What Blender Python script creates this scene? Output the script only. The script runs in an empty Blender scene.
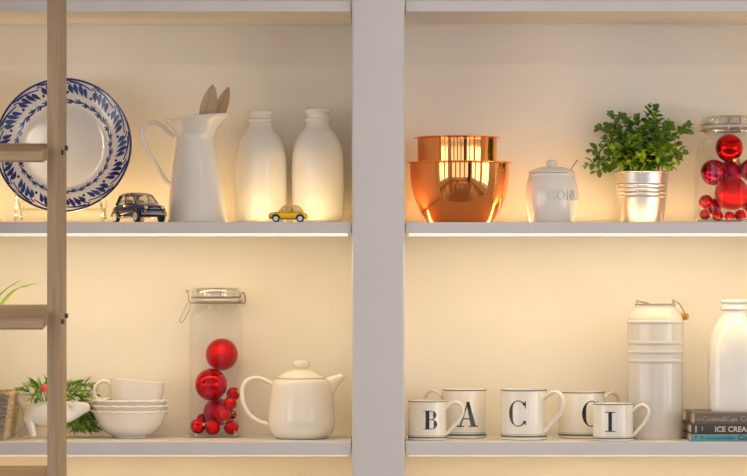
import bpy, bmesh, math, random
from mathutils import Vector, Matrix, Euler
random.seed(7)
PI = math.pi
scene = bpy.context.scene
C = scene.collection

# ------------------------------------------------------------------ camera
F = 3025.0          # focal length in photo pixels
D = 5.5             # camera to the shelf fronts (plane Y = 0)
EYE = 1.5
CX, HZ = 373.5, 300.0
cam_d = bpy.data.cameras.new('camera')
cam = bpy.data.objects.new('camera', cam_d); C.objects.link(cam)
cam_d.sensor_width = 36.0
cam_d.lens = F / 747.0 * 36.0
cam_d.shift_y = (HZ - 238.0) / 747.0
cam_d.clip_start = 0.05
cam.location = (0, -D, EYE)
cam.rotation_euler = (PI/2, 0, 0)
scene.camera = cam

# ------------------------------------------------------------------ world, exposure, large lights
W = bpy.data.worlds.new('world'); scene.world = W; W.use_nodes = True
W.node_tree.nodes['Background'].inputs[0].default_value = (0.75, 0.85, 1.0, 1)
W.node_tree.nodes['Background'].inputs[1].default_value = 1.0
vs = scene.view_settings
vs.view_transform = 'Standard'; vs.look = 'None'; vs.gamma = 1.0; vs.use_curve_mapping = False
vs.exposure = 0.0
scene.cycles.transparent_max_bounces = 24
scene.cycles.max_bounces = 10

WIN_POWER = 9.0           # daylight through each tall window behind the camera
LED_BACK = 0.40            # second strip let into the upper shelves, nearer the back panel
LED_UP = 0.70 
LED_DOWN = 2.1             # strip under the upper shelves, shining down
LED_LOW = 1.2              # strip under the lower shelves
LED_COL = (1.0, 0.71, 0.34)
LED_COL_UP = (1.0, 0.62, 0.22)
LED_COL_LOW = (1.0, 0.64, 0.22)

def area_light(name, loc, sx, sy, power, col, direction, parent=None):
    l = bpy.data.lights.new(name, 'AREA'); l.shape = 'RECTANGLE'
    l.size = sx; l.size_y = sy; l.energy = power; l.color = col
    o = bpy.data.objects.new(name, l); C.objects.link(o)
    o.location = loc
    o.rotation_euler = Vector(direction).to_track_quat('-Z', 'Y').to_euler()
    if parent: o.parent = parent
    return o

WINDOWS = [(-2.3, 1.1), (-0.75, 1.1), (0.8, 1.1), (2.35, 1.1)]     # centre x, width
for i, (wx, ww) in enumerate(WINDOWS):
    area_light('window_daylight', (wx, -8.62, 1.55), ww, 2.1, WIN_POWER, (0.72, 0.86, 1.0), (0, 1, 0))
FILL_WINDOWS = [-1.9, -3.9, -5.9]                                  # centre y; unseen windows added in both side walls as fill light
for sx in (-1, 1):
    for wy in FILL_WINDOWS:
        area_light('window_daylight', (sx*3.62, wy, 1.55), 2.1, 1.5, 40.0, (1.0, 0.95, 0.91), (-sx, 0, 0))  # invented side-window lamps, added for broad soft fill

# ------------------------------------------------------------------ helpers
def mat(name, col, rough=0.5, metal=0.0, coat=0.0, spec=0.5, var=0.0, vscale=30.0, bump=0.0, bscale=200.0, ior=1.5):
    m = bpy.data.materials.new(name); m.use_nodes = True
    nt = m.node_tree; b = nt.nodes['Principled BSDF']
    b.inputs['Base Color'].default_value = (*col, 1)
    b.inputs['Roughness'].default_value = rough
    b.inputs['Metallic'].default_value = metal
    b.inputs['Coat Weight'].default_value = coat
    b.inputs['Coat Roughness'].default_value = 0.05
    b.inputs['Specular IOR Level'].default_value = spec
    tc = nt.nodes.new('ShaderNodeTexCoord')
    if var > 0:
        n = nt.nodes.new('ShaderNodeTexNoise'); n.inputs['Scale'].default_value = vscale; n.inputs['Detail'].default_value = 4
        r = nt.nodes.new('ShaderNodeValToRGB')
        r.color_ramp.elements[0].position = 0.3; r.color_ramp.elements[1].position = 0.7
        r.color_ramp.elements[0].color = (*[max(0, c*(1-var)) for c in col], 1)
        r.color_ramp.elements[1].color = (*[min(1, c*(1+var)) for c in col], 1)
        nt.links.new(tc.outputs['Object'], n.inputs['Vector']); nt.links.new(n.outputs['Fac'], r.inputs['Fac'])
        nt.links.new(r.outputs['Color'], b.inputs['Base Color'])
    if bump > 0:
        n2 = nt.nodes.new('ShaderNodeTexNoise'); n2.inputs['Scale'].default_value = bscale; n2.inputs['Detail'].default_value = 3
        bp = nt.nodes.new('ShaderNodeBump'); bp.inputs['Strength'].default_value = bump; bp.inputs['Distance'].default_value = 0.001
        nt.links.new(tc.outputs['Object'], n2.inputs['Vector']); nt.links.new(n2.outputs['Fac'], bp.inputs['Height'])
        nt.links.new(bp.outputs['Normal'], b.inputs['Normal'])
    return m

def wood(name, a, b_, axis='Z', scale=9.0, rough=0.55):
    m = bpy.data.materials.new(name); m.use_nodes = True
    nt = m.node_tree; b = nt.nodes['Principled BSDF']; b.inputs['Roughness'].default_value = rough
    tc = nt.nodes.new('ShaderNodeTexCoord'); mp = nt.nodes.new('ShaderNodeMapping')
    sc = {'X': (0.06, 1, 1), 'Y': (1, 0.06, 1), 'Z': (1, 1, 0.06)}[axis]
    mp.inputs['Scale'].default_value = [s*scale*14 for s in sc]
    n = nt.nodes.new('ShaderNodeTexNoise'); n.inputs['Scale'].default_value = 1.6; n.inputs['Detail'].default_value = 6; n.inputs['Distortion'].default_value = 0.6
    r = nt.nodes.new('ShaderNodeValToRGB')
    r.color_ramp.elements[0].position = 0.32; r.color_ramp.elements[1].position = 0.68
    r.color_ramp.elements[0].color = (*a, 1); r.color_ramp.elements[1].color = (*b_, 1)
    nt.links.new(tc.outputs['Object'], mp.inputs['Vector']); nt.links.new(mp.outputs['Vector'], n.inputs['Vector'])
    nt.links.new(n.outputs['Fac'], r.inputs['Fac']); nt.links.new(r.outputs['Color'], b.inputs['Base Color'])
    bp = nt.nodes.new('ShaderNodeBump'); bp.inputs['Strength'].default_value = 0.15; bp.inputs['Distance'].default_value = 0.001
    nt.links.new(n.outputs['Fac'], bp.inputs['Height']); nt.links.new(bp.outputs['Normal'], b.inputs['Normal'])
    return m

def glass(name, tint=(0.97, 0.975, 0.965), edge=0.75, rough=0.02, base=0.012, power=2.6):
    """thin clear glass: lets straight light through, reflects more at grazing angles"""
    m = bpy.data.materials.new(name); m.use_nodes = True
    nt = m.node_tree; nt.nodes.remove(nt.nodes['Principled BSDF'])
    out = nt.nodes['Material Output']
    lw = nt.nodes.new('ShaderNodeLayerWeight'); lw.inputs['Blend'].default_value = 0.5
    pw = nt.nodes.new('ShaderNodeMath'); pw.operation = 'POWER'; pw.inputs[1].default_value = power
    mu = nt.nodes.new('ShaderNodeMath'); mu.operation = 'MULTIPLY_ADD'; mu.inputs[1].default_value = edge; mu.inputs[2].default_value = base
    t = nt.nodes.new('ShaderNodeBsdfTransparent'); t.inputs['Color'].default_value = (*tint, 1)
    g = nt.nodes.new('ShaderNodeBsdfGlossy'); g.inputs['Roughness'].default_value = rough; g.inputs['Color'].default_value = (0.95, 0.96, 0.95, 1)
    mx = nt.nodes.new('ShaderNodeMixShader')
    nt.links.new(lw.outputs['Facing'], pw.inputs[0]); nt.links.new(pw.outputs[0], mu.inputs[0]); nt.links.new(mu.outputs[0], mx.inputs[0])
    nt.links.new(t.outputs[0], mx.inputs[1]); nt.links.new(g.outputs[0], mx.inputs[2]); nt.links.new(mx.outputs[0], out.inputs['Surface'])
    return m

def emit(name, col, strength):
    m = bpy.data.materials.new(name); m.use_nodes = True
    b = m.node_tree.nodes['Principled BSDF']
    b.inputs['Base Color'].default_value = (0.9, 0.88, 0.85, 1)
    b.inputs['Emission Color'].default_value = (*col, 1); b.inputs['Emission Strength'].default_value = strength
    return m

def leaf_mat(name, dark, light, rough=0.45):
    m = bpy.data.materials.new(name); m.use_nodes = True
    nt = m.node_tree; b = nt.nodes['Principled BSDF']; b.inputs['Roughness'].default_value = rough
    oi = nt.nodes.new('ShaderNodeObjectInfo'); r = nt.nodes.new('ShaderNodeValToRGB')
    r.color_ramp.elements[0].color = (*dark, 1); r.color_ramp.elements[1].color = (*light, 1)
    nt.links.new(oi.outputs['Random'], r.inputs['Fac']); nt.links.new(r.outputs['Color'], b.inputs['Base Color'])
    return m

M = {}
M['paint'] = mat('painted_board', (0.70, 0.68, 0.672), 0.45, var=0.015, vscale=6, bump=0.05, bscale=300)
M['backwall'] = mat('cream_wall_paint', (0.80, 0.755, 0.68), 0.7, var=0.02, vscale=5, bump=0.05, bscale=400)
M['roomwall'] = mat('room_plaster', (0.74, 0.71, 0.68), 0.8, var=0.03, vscale=3)
M['ceil'] = mat('room_ceiling', (0.75, 0.73, 0.70), 0.8, var=0.02, vscale=3)
M['floor'] = wood('room_floor_wood', (0.16, 0.09, 0.05), (0.30, 0.18, 0.10), 'Y', 1.0, 0.35)
M['ceramic'] = mat('white_glazed_ceramic', (0.80, 0.78, 0.74), 0.13, coat=0.3, var=0.012, vscale=18)
M['ceramic2'] = mat('cream_glazed_ceramic', (0.82, 0.78, 0.71), 0.16, coat=0.25, var=0.012, vscale=18)
M['plate'] = mat('grey_white_plate_glaze', (0.62, 0.60, 0.58), 0.12, coat=0.4, var=0.02, vscale=18)
M['enamel'] = mat('white_enamel', (0.78, 0.75, 0.70), 0.18, coat=0.3, var=0.015, vscale=12)
M['enamel_can'] = mat('off_white_can_enamel', (0.62, 0.59, 0.55), 0.22, coat=0.2, var=0.02, vscale=12)
M['blueink'] = mat('cobalt_blue_glaze', (0.012, 0.020, 0.14), 0.2, coat=0.3, var=0.5, vscale=120)
M['blueink2'] = mat('mid_blue_glaze', (0.020, 0.050, 0.21), 0.2, coat=0.3, var=0.5, vscale=120)
M['stripe'] = mat('green_grey_stripe', (0.10, 0.13, 0.12), 0.25, var=0.1, vscale=60)
M['black'] = mat('black_letter_glaze', (0.012, 0.013, 0.018), 0.25, var=0.1, vscale=60)
M['copper'] = mat('polished_copper', (1.0, 0.41, 0.13), 0.045, metal=1.0, var=0.02, vscale=8)
M['alu'] = mat('brushed_aluminium', (0.70, 0.69, 0.67), 0.36, metal=1.0, var=0.05, vscale=20, bump=0.05, bscale=500)
M['steel'] = mat('steel_wire', (0.36, 0.33, 0.29), 0.3, metal=1.0, var=0.08, vscale=80)
M['chrome'] = mat('chrome', (0.82, 0.82, 0.83), 0.1, metal=1.0, var=0.02, vscale=50)
M['gold'] = mat('gold_cap', (0.85, 0.60, 0.25), 0.22, metal=1.0, var=0.05, vscale=80)
M['glass'] = glass('clear_jar_glass')
M['lidglass'] = glass('clear_lid_glass', (0.90, 0.89, 0.87), 0.8, 0.04, 0.16, 1.6)
M['acrylic'] = glass('clear_acrylic', (0.95, 0.95, 0.94), 0.9, 0.03, 0.14, 1.2)
M['carglass'] = glass('car_window_glass', (0.82, 0.83, 0.82), 0.6, 0.03, 0.1, 2.0)
M['gasket'] = mat('pale_rubber_gasket', (0.62, 0.55, 0.47), 0.5, var=0.05, vscale=60)
M['redgloss'] = mat('glossy_red_ball', (0.66, 0.005, 0.006), 0.07, metal=1.0, var=0.05, vscale=15)
M['redmatte'] = mat('satin_red_ball', (0.46, 0.004, 0.008), 0.30, metal=0.85, var=0.1, vscale=25)
M['redglit'] = mat('glitter_red_ball', (0.60, 0.005, 0.006), 0.33, metal=0.9, var=0.55, vscale=420, bump=0.9, bscale=700)
M['wineglit'] = mat('glitter_wine_ball', (0.52, 0.003, 0.04), 0.36, metal=0.85, var=0.5, vscale=420, bump=0.8, bscale=700)
M['winegloss'] = mat('glossy_wine_ball', (0.45, 0.004, 0.04), 0.09, metal=1.0, var=0.05, vscale=15)
M['navy'] = mat('navy_car_paint', (0.010, 0.014, 0.060), 0.14, coat=0.4, var=0.05, vscale=20)
M['yellow'] = mat('yellow_car_paint', (1.0, 0.60, 0.004), 0.25, coat=0.3, var=0.04, vscale=20)
M['tyre'] = mat('tyre_rubber', (0.02, 0.02, 0.02), 0.6, var=0.2, vscale=60)
M['hub'] = mat('pale_hub_cap', (0.72, 0.70, 0.66), 0.3, metal=0.4, var=0.05, vscale=60)
M['dark'] = mat('dark_trim', (0.03, 0.028, 0.03), 0.5, var=0.2, vscale=40)
M['amber'] = mat('amber_lens', (0.75, 0.35, 0.02), 0.2, coat=0.5, var=0.05, vscale=60)
M['redlens'] = mat('red_lens', (0.65, 0.05, 0.02), 0.2, coat=0.5, var=0.05, vscale=60)
M['seatred'] = mat('car_seat', (0.35, 0.20, 0.10), 0.6, var=0.1, vscale=60)
M['ladder'] = wood('pale_oak', (0.33, 0.225, 0.135), (0.45, 0.32, 0.20), 'Z', 6.0)
M['laddertread'] = wood('pale_oak_tread', (0.35, 0.235, 0.135), (0.48, 0.34, 0.205), 'X', 6.0)
M['spoon'] = wood('beech_spoon', (0.34, 0.22, 0.12), (0.46, 0.31, 0.19), 'Z', 4.0)
M['spoon2'] = wood('light_beech_spoon', (0.40, 0.28, 0.17), (0.52, 0.38, 0.25), 'Z', 4.0)
M['grip'] = wood('turned_wood_grip', (0.50, 0.22, 0.05), (0.68, 0.34, 0.09), 'X', 6.0, 0.4)
M['wicker'] = mat('pale_wicker', (0.56, 0.43, 0.26), 0.6, var=0.25, vscale=120)
M['wickergrey'] = mat('grey_wicker', (0.30, 0.25, 0.20), 0.7, var=0.25, vscale=150)
M['leafA'] = leaf_mat('box_leaf', (0.04, 0.15, 0.012), (0.44, 0.58, 0.03))
M['leafB'] = leaf_mat('bamboo_leaf', (0.07, 0.22, 0.02), (0.34, 0.50, 0.06))
M['stem'] = mat('green_stem', (0.10, 0.18, 0.03), 0.6, var=0.2, vscale=60)
M['soil'] = mat('dark_soil', (0.03, 0.022, 0.015), 0.9, var=0.4, vscale=120, bump=0.6, bscale=200)
M['pink'] = mat('pink_petal', (0.80, 0.10, 0.10), 0.5, var=0.1, vscale=60)
M['bookgrey'] = mat('warm_grey_cover', (0.155, 0.125, 0.105), 0.5, var=0.06, vscale=60)
M['bookdark'] = mat('charcoal_cover', (0.058, 0.05, 0.046), 0.5, var=0.08, vscale=60)
M['bookblue'] = mat('teal_blue_cover', (0.10, 0.32, 0.37), 0.5, var=0.06, vscale=60)
M['bookred'] = mat('dark_red_board', (0.20, 0.03, 0.02), 0.6, var=0.1, vscale=60)
M['page'] = mat('page_edges', (0.62, 0.52, 0.43), 0.8, var=0.15, vscale=400)
M['ink_pale'] = mat('pale_print', (0.42, 0.38, 0.31), 0.6, var=0.03, vscale=60)
M['ink_white'] = mat('white_print', (0.66, 0.63, 0.58), 0.6, var=0.03, vscale=60)
M['ink_blue'] = mat('blue_print', (0.02, 0.09, 0.20), 0.6, var=0.03, vscale=60)
M['ink_dark'] = mat('maroon_print', (0.09, 0.01, 0.02), 0.6, var=0.03, vscale=60)
M['diffuser'] = emit('led_diffuser', (1.0, 0.86, 0.68), 0.55)
M['diffuser_up'] = emit('led_diffuser_up', (1.0, 0.75, 0.42), 2.0)

def link(o, parent=None):
    C.objects.link(o)
    if parent: o.parent = parent
    return o

def mesh_from(bm, smooth=True, angle=None):
    me = bpy.data.meshes.new('mesh')
    bmesh.ops.recalc_face_normals(bm, faces=bm.faces[:])
    bm.to_mesh(me); bm.free()
    for p in me.polygons: p.use_smooth = smooth
    if smooth and angle is not None:
        me.set_sharp_from_angle(angle=math.radians(angle))
    return me

def obj(name, bm, m, parent=None, smooth=True, angle=40, loc=None, rot=None):
    me = bm if isinstance(bm, bpy.types.Mesh) else mesh_from(bm, smooth, angle)
    if not me.materials and m is not None: me.materials.append(M[m] if isinstance(m, str) else m)
    me.name = name
    o = bpy.data.objects.new(name, me)
    if loc is not None: o.location = loc
    if rot is not None: o.rotation_euler = rot
    return link(o, parent)

def tag(o, label, cat, group=None):
    o['label'] = label; o['category'] = cat
    if group: o['group'] = group
    return o

def thing(name, label, cat, loc=(0, 0, 0), rot=(0, 0, 0), group=None):
    o = bpy.data.objects.new(name, None); o.empty_display_size = 0.02
    o.location = loc; o.rotation_euler = rot
    link(o); return tag(o, label, cat, group)

def struct(name, bm, m, label=None, parent=None, smooth=True):
    o = obj(name, bm, m, parent, smooth)
    o['kind'] = 'structure'
    if label: o['label'] = label
    return o

def box(x0, x1, y0, y1, z0, z1, bev=0.0, seg=2, bm=None):
    b = bmesh.new()
    bmesh.ops.create_cube(b, size=1.0, matrix=Matrix.Translation(((x0+x1)/2, (y0+y1)/2, (z0+z1)/2)) @ Matrix.Diagonal((abs(x1-x0), abs(y1-y0), abs(z1-z0), 1)))
    if bev > 0: bmesh.ops.bevel(b, geom=b.edges[:], offset=bev, segments=seg, profile=0.5, affect='EDGES')
    if bm is None: return b
    me = bpy.data.meshes.new('t'); b.to_mesh(me); b.free(); bm.from_mesh(me); bpy.data.meshes.remove(me)
    return bm

def prism(poly, x0, x1):
    """polygon in (y, z) extruded along x"""
    bm = bmesh.new()
    a = [bm.verts.new((x0, y, z)) for y, z in poly]; b = [bm.verts.new((x1, y, z)) for y, z in poly]
    n = len(poly)
    bm.faces.new(a); bm.faces.new(b[::-1])
    for i in range(n): bm.faces.new((a[i], b[i], b[(i+1) % n], a[(i+1) % n]))
    return bm

def lathe(prof, seg=48, n=2.0, cap0=True, cap1=False, fn=None, bm=None, center=(0, 0)):
    """profile [(r, z)...]; n > 2 squares the section; fn(v, theta, i) reshapes"""
    bm = bm or bmesh.new(); rings = []
    for i, (r, z) in enumerate(prof):
        ring = []
        for k in range(seg):
            th = 2*PI*k/seg; c, s = math.cos(th), math.sin(th)
            q = 1.0 if n == 2.0 else (abs(c)**n + abs(s)**n) ** (-1.0/n)
            v = Vector((center[0] + r*q*c, center[1] + r*q*s, z))
            if fn: v = fn(v, th, i)
            ring.append(bm.verts.new(v))
        rings.append(ring)
    for a, b in zip(rings, rings[1:]):
        for k in range(seg): bm.faces.new((a[k], a[(k+1) % seg], b[(k+1) % seg], b[k]))
    if cap0: bm.faces.new(rings[0][::-1])
    if cap1: bm.faces.new(rings[-1])
    return bm

def smooth_prof(pts, sub=4):
    """Catmull-Rom through profile points"""
    P = [Vector(p) for p in pts]; out = []
    for i in range(len(P)-1):
        p0 = P[max(i-1, 0)]; p1 = P[i]; p2 = P[i+1]; p3 = P[min(i+2, len(P)-1)]
        for k in range(sub):
            t = k/sub
            out.append(0.5*((2*p1) + (p2-p0)*t + (2*p0-5*p1+4*p2-p3)*t*t + (3*p1-p0-3*p2+p3)*t**3))
    out.append(P[-1]); return out

def tube(path, rad, seg=10, bm=None, caps=True, flat=None, closed=False):
    """tube along 3-D points; rad number or list; flat=(axis vector, factor) widens the section along that axis"""
    bm = bm or bmesh.new(); P = [Vector(p) for p in path]; N = len(P)
    R = rad if isinstance(rad, (list, tuple)) else [rad]*N
    rings = []; up = None
    for i in range(N):
        if closed: t = (P[(i+1) % N]-P[i-1]).normalized()
        else: t = (P[min(i+1, N-1)]-P[max(i-1, 0)]).normalized()
        if up is None:
            up = Vector((0, 1, 0)) if abs(t.y) < 0.9 else Vector((1, 0, 0))
            if flat: up = Vector(flat[0])
        up = (up - t*up.dot(t)).normalized(); sd = t.cross(up)
        f = flat[1] if flat else 1.0
        rings.append([bm.verts.new(P[i] + (up*math.cos(2*PI*k/seg)*f + sd*math.sin(2*PI*k/seg))*R[i]) for k in range(seg)])
    pairs = list(zip(rings, rings[1:])) + ([(rings[-1], rings[0])] if closed else [])
    for a, b in pairs:
        for k in range(seg): bm.faces.new((a[k], a[(k+1) % seg], b[(k+1) % seg], b[k]))
    if caps and not closed: bm.faces.new(rings[0][::-1]); bm.faces.new(rings[-1])
    return bm

def sphere(r, c=(0, 0, 0), sc=(1, 1, 1), u=24, v=16, bm=None):
    bm = bm or bmesh.new()
    bmesh.ops.create_uvsphere(bm, u_segments=u, v_segments=v, radius=r, matrix=Matrix.Translation(c) @ Matrix.Diagonal((*sc, 1)))
    return bm

def text_mesh(s, size, extrude=0.0, shear=0.0, spacing=1.0, bold=0.0, bevel=0.0):
    cu = bpy.data.curves.new('text', 'FONT'); cu.body = s; cu.size = size; cu.extrude = extrude; cu.shear = shear
    cu.space_character = spacing; cu.offset = bold; cu.resolution_u = 4; cu.bevel_depth = bevel; cu.bevel_resolution = 1
    o = bpy.data.objects.new('text', cu); C.objects.link(o)
    dg = bpy.context.evaluated_depsgraph_get()
    me = bpy.data.meshes.new_from_object(o.evaluated_get(dg))
    bpy.data.objects.remove(o); bpy.data.curves.remove(cu)
    me.materials.clear()
    return me

# photo pixel -> place, for a thing standing at depth Y on a shelf at height Z
Z_UP = EYE + (300-222.0)/550.0        # top of the upper shelves
Z_LO = EYE - (441.8-300)/550.0        # top of the lower shelves
Z_TOP = EYE + (300-0.4)/550.0         # top of the topmost shelves
class Frame:
    def __init__(s, xc, Y, zs):
        s.xc, s.Y, s.zs = xc, Y, zs; s.u = (D+Y)/F
        s.loc = ((xc-CX)*s.u, Y, zs)
    def x(s, px): return (px-s.xc)*s.u
    def z(s, py): return EYE + (HZ-py)*s.u - s.zs
    def p(s, px, py, dy=0.0): return Vector((s.x(px), dy, s.z(py)))
    def prof(s, pts): return [(max(r, 0)*s.u, (s.z(y) if y is not None else 0.0)) for r, y in pts]

# ------------------------------------------------------------------ setting: shelving
DEPTH = 0.25
XL, XR = -0.97, 0.97
PL, PR = (352-CX)/550.0, (404.6-CX)/550.0
struct('wall_back', box(XL-0.03, XR+0.03, DEPTH, DEPTH+0.02, 0.80, 2.45), 'backwall', 'cream painted back panel of the shelving')
post = bmesh.new()
box(PL, PR, -0.012, 0.004, 0.80, 2.50, 0.005, 3, post)
struct('trim_1', post, 'paint', 'white painted upright post between the two shelf bays')
struct('wall_divider', box(PL+0.004, PR-0.004, 0.004, DEPTH, 0.80, 2.45), 'backwall')
struct('trim_2', box(XL-0.10, XL, -0.012, 0.004, 0.80, 2.50, 0.003), 'paint')
struct('trim_3', box(XR, XR+0.10, -0.012, 0.004, 0.80, 2.50, 0.003), 'paint')
struct('wall_bay_left', box(XL-0.03, XL-0.002, 0.004, DEPTH, 0.80, 2.45), 'backwall')
struct('wall_bay_right', box(XR+0.002, XR+0.03, 0.004, DEPTH, 0.80, 2.45), 'backwall')

BAYS = [(XL, PL-0.0018), (PR+0.0018, XR)]
LED_Y0, LED_Y1 = 0.093, 0.107
BK_Y0, BK_Y1 = 0.198, 0.212
def shelf_board(x0, x1, ztop, t, slot, label):
    if slot:
        poly = [(0, 0), (LED_Y0, 0), (LED_Y0, -0.007), (LED_Y1, -0.007), (LED_Y1, 0), (BK_Y0, 0), (BK_Y0, -0.007), (BK_Y1, -0.007), (BK_Y1, 0), (DEPTH-0.001, 0), (DEPTH-0.001, -t), (0, -t)]
    else:
        poly = [(0, 0), (DEPTH-0.001, 0), (DEPTH-0.001, -t), (0, -t)]
    bm = prism([(y, z) for y, z in poly], x0, x1)
    o = obj('shelf', bm, 'paint', smooth=False, loc=(0, 0, ztop))
    mod = o.modifiers.new('edge', 'BEVEL'); mod.width = 0.0012; mod.segments = 2; mod.limit_method = 'ANGLE'
    return tag(o, label, 'shelf')

T_UP = 0.0205
names = [('white painted shelf board carrying the plate, pitcher and two milk bottles', 'white painted shelf board carrying the copper bowls and potted plant'),
         ('white painted shelf board carrying the teapot and bowl stack', 'white painted shelf board carrying the lettered mugs and books'),
         ('white painted empty shelf board above the blue patterned plate', 'white painted empty shelf board above the copper bowls')]
for b, (x0, x1) in enumerate(BAYS):
    shelf_board(x0, x1, Z_UP, T_UP, True, names[0][b])
    shelf_board(x0, x1, Z_LO, 0.0240, False, names[1][b])
    shelf_board(x0, x1, Z_TOP, 0.0205, False, names[2][b])

side = ['left', 'right']
for b, (x0, x1) in enumerate(BAYS):
    what = ['the teapot and jar', 'the lettered mugs'][b]
    up_w = ['the plate and pitcher', 'the copper bowls'][b]
    e0, e1 = x0+0.006, x1-0.006
    xm, ln = (e0+e1)/2, e1-e0
    # strip under the upper shelf: a slim diffuser bar just behind the front edge
    t = thing('light_strip', 'slim glowing light bar under the shelf edge, above ' + what, 'light', (xm, 0.010, Z_UP-T_UP))
    obj('diffuser', box(-ln/2, ln/2, -0.008, 0.010, -0.0052, 0.0, 0.0008), 'diffuser', t)
    area_light('light_strip_lamp', (0, 0.004, -0.0060), ln, 0.014, LED_DOWN, LED_COL, (0, 0.35, -1), t)
    # strip let into the top of the upper shelf
    t = thing('light_strip', 'slim light strip let into the shelf top in front of ' + up_w, 'light', (xm, (LED_Y0+LED_Y1)/2, Z_UP-0.007))
    obj('diffuser', box(-ln/2, ln/2, -0.006, 0.006, 0.0, 0.0030), 'diffuser_up', t)
    area_light('light_strip_lamp', (0, 0, 0.0066), ln, 0.009, LED_UP, LED_COL_UP, (0, 0.25, 1), t)
    t = thing('light_strip', 'slim light strip let into the shelf top behind ' + up_w, 'light', (xm, (BK_Y0+BK_Y1)/2, Z_UP-0.007))
    obj('diffuser', box(-ln/2, ln/2, -0.006, 0.006, 0.0, 0.0030), 'diffuser_up', t)
    area_light('light_strip_lamp', (0, 0, 0.0066), ln, 0.009, LED_BACK, LED_COL_UP, (0, 0.10, 1), t)
    # strip under the lower shelf
    t = thing('light_strip', 'slim light bar under the shelf that carries ' + what, 'light', (xm, 0.06, Z_LO-0.024))
    obj('diffuser', box(-ln/2, ln/2, -0.009, 0.009, -0.005, 0.0, 0.0008), 'diffuser', t)
    area_light('light_strip_lamp', (0, 0, -0.0065), ln, 0.014, LED_LOW, LED_COL_LOW, (0, 0.3, -1), t)

# ------------------------------------------------------------------ setting: the room behind the camera (seen in the copper and glazes)
RX, RY0, RZ = 3.6, -8.6, 2.75
struct('floor', box(-RX, RX, RY0-0.1, 0.3, -0.05, 0.0), 'floor')
struct('ceiling', box(-RX, RX, RY0-0.1, 0.3, RZ, RZ+0.05), 'ceil')
for sx, nm in ((-1, 'wall_left'), (1, 'wall_right')):
    wl = bmesh.new(); ys = [RY0-0.1] + [v for wy in FILL_WINDOWS[::-1] for v in (wy-0.75, wy+0.75)] + [0.3]
    for i in range(0, len(ys), 2): box(sx*RX, sx*(RX+0.1), ys[i], ys[i+1], 0, RZ, bm=wl)
    for wy in FILL_WINDOWS:
        box(sx*RX, sx*(RX+0.1), wy-0.75, wy+0.75, 0, 0.5, bm=wl); box(sx*RX, sx*(RX+0.1), wy-0.75, wy+0.75, 2.6, RZ, bm=wl)
    struct(nm, wl, 'roomwall', smooth=False)
    for i, wy in enumerate(FILL_WINDOWS):
        f = bmesh.new()
        for yy in (wy-0.72, wy, wy+0.72): box(sx*(RX-0.03), sx*(RX+0.012), yy-0.035, yy+0.035, 0.5, 2.6, bm=f)
        for zz in (0.53, 1.85, 2.57): box(sx*(RX-0.03), sx*(RX+0.012), wy-0.75, wy+0.75, zz-0.035, zz+0.035, bm=f)
        struct('window_%d' % (len(WINDOWS)+1+i+(0 if sx < 0 else 3)), f, 'paint', smooth=False)  # frames for the made-up side windows that carry the fill
struct('wall_front_left', box(-RX, XL-0.10, -0.004, 0.10, 0, RZ), 'backwall')
struct('wall_front_right', box(XR+0.10, RX, -0.004, 0.10, 0, RZ), 'backwall')
struct('wall_front_top', box(XL-0.10, XR+0.10, 0.004, 0.27, 2.45, RZ), 'backwall')
struct('wall_front_base', box(XL-0.10, XR+0.10, -0.012, 0.27, 0, 0.80), 'paint')
xs = [-RX] + [v for wx, ww in WINDOWS for v in (wx-ww/2, wx+ww/2)] + [RX]
wb = bmesh.new()
for i in range(0, len(xs), 2): box(xs[i], xs[i+1], RY0-0.1, RY0, 0, RZ, bm=wb)
for wx, ww in WINDOWS:
    box(wx-ww/2, wx+ww/2, RY0-0.1, RY0, 0, 0.5, bm=wb); box(wx-ww/2, wx+ww/2, RY0-0.1, RY0, 2.6, RZ, bm=wb)
struct('wall_rear', wb, 'roomwall', smooth=False)
for i, (wx, ww) in enumerate(WINDOWS):
    f = bmesh.new()
    for xx in (wx-ww/2+0.03, wx, wx+ww/2-0.03): box(xx-0.035, xx+0.035, RY0-0.02, RY0+0.03, 0.5, 2.6, bm=f)
    for zz in (0.53, 1.85, 2.57): box(wx-ww/2, wx+ww/2, RY0-0.02, RY0+0.03, zz-0.035, zz+0.035, bm=f)
    struct('window_%d' % (i+1), f, 'paint', smooth=False)

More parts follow.
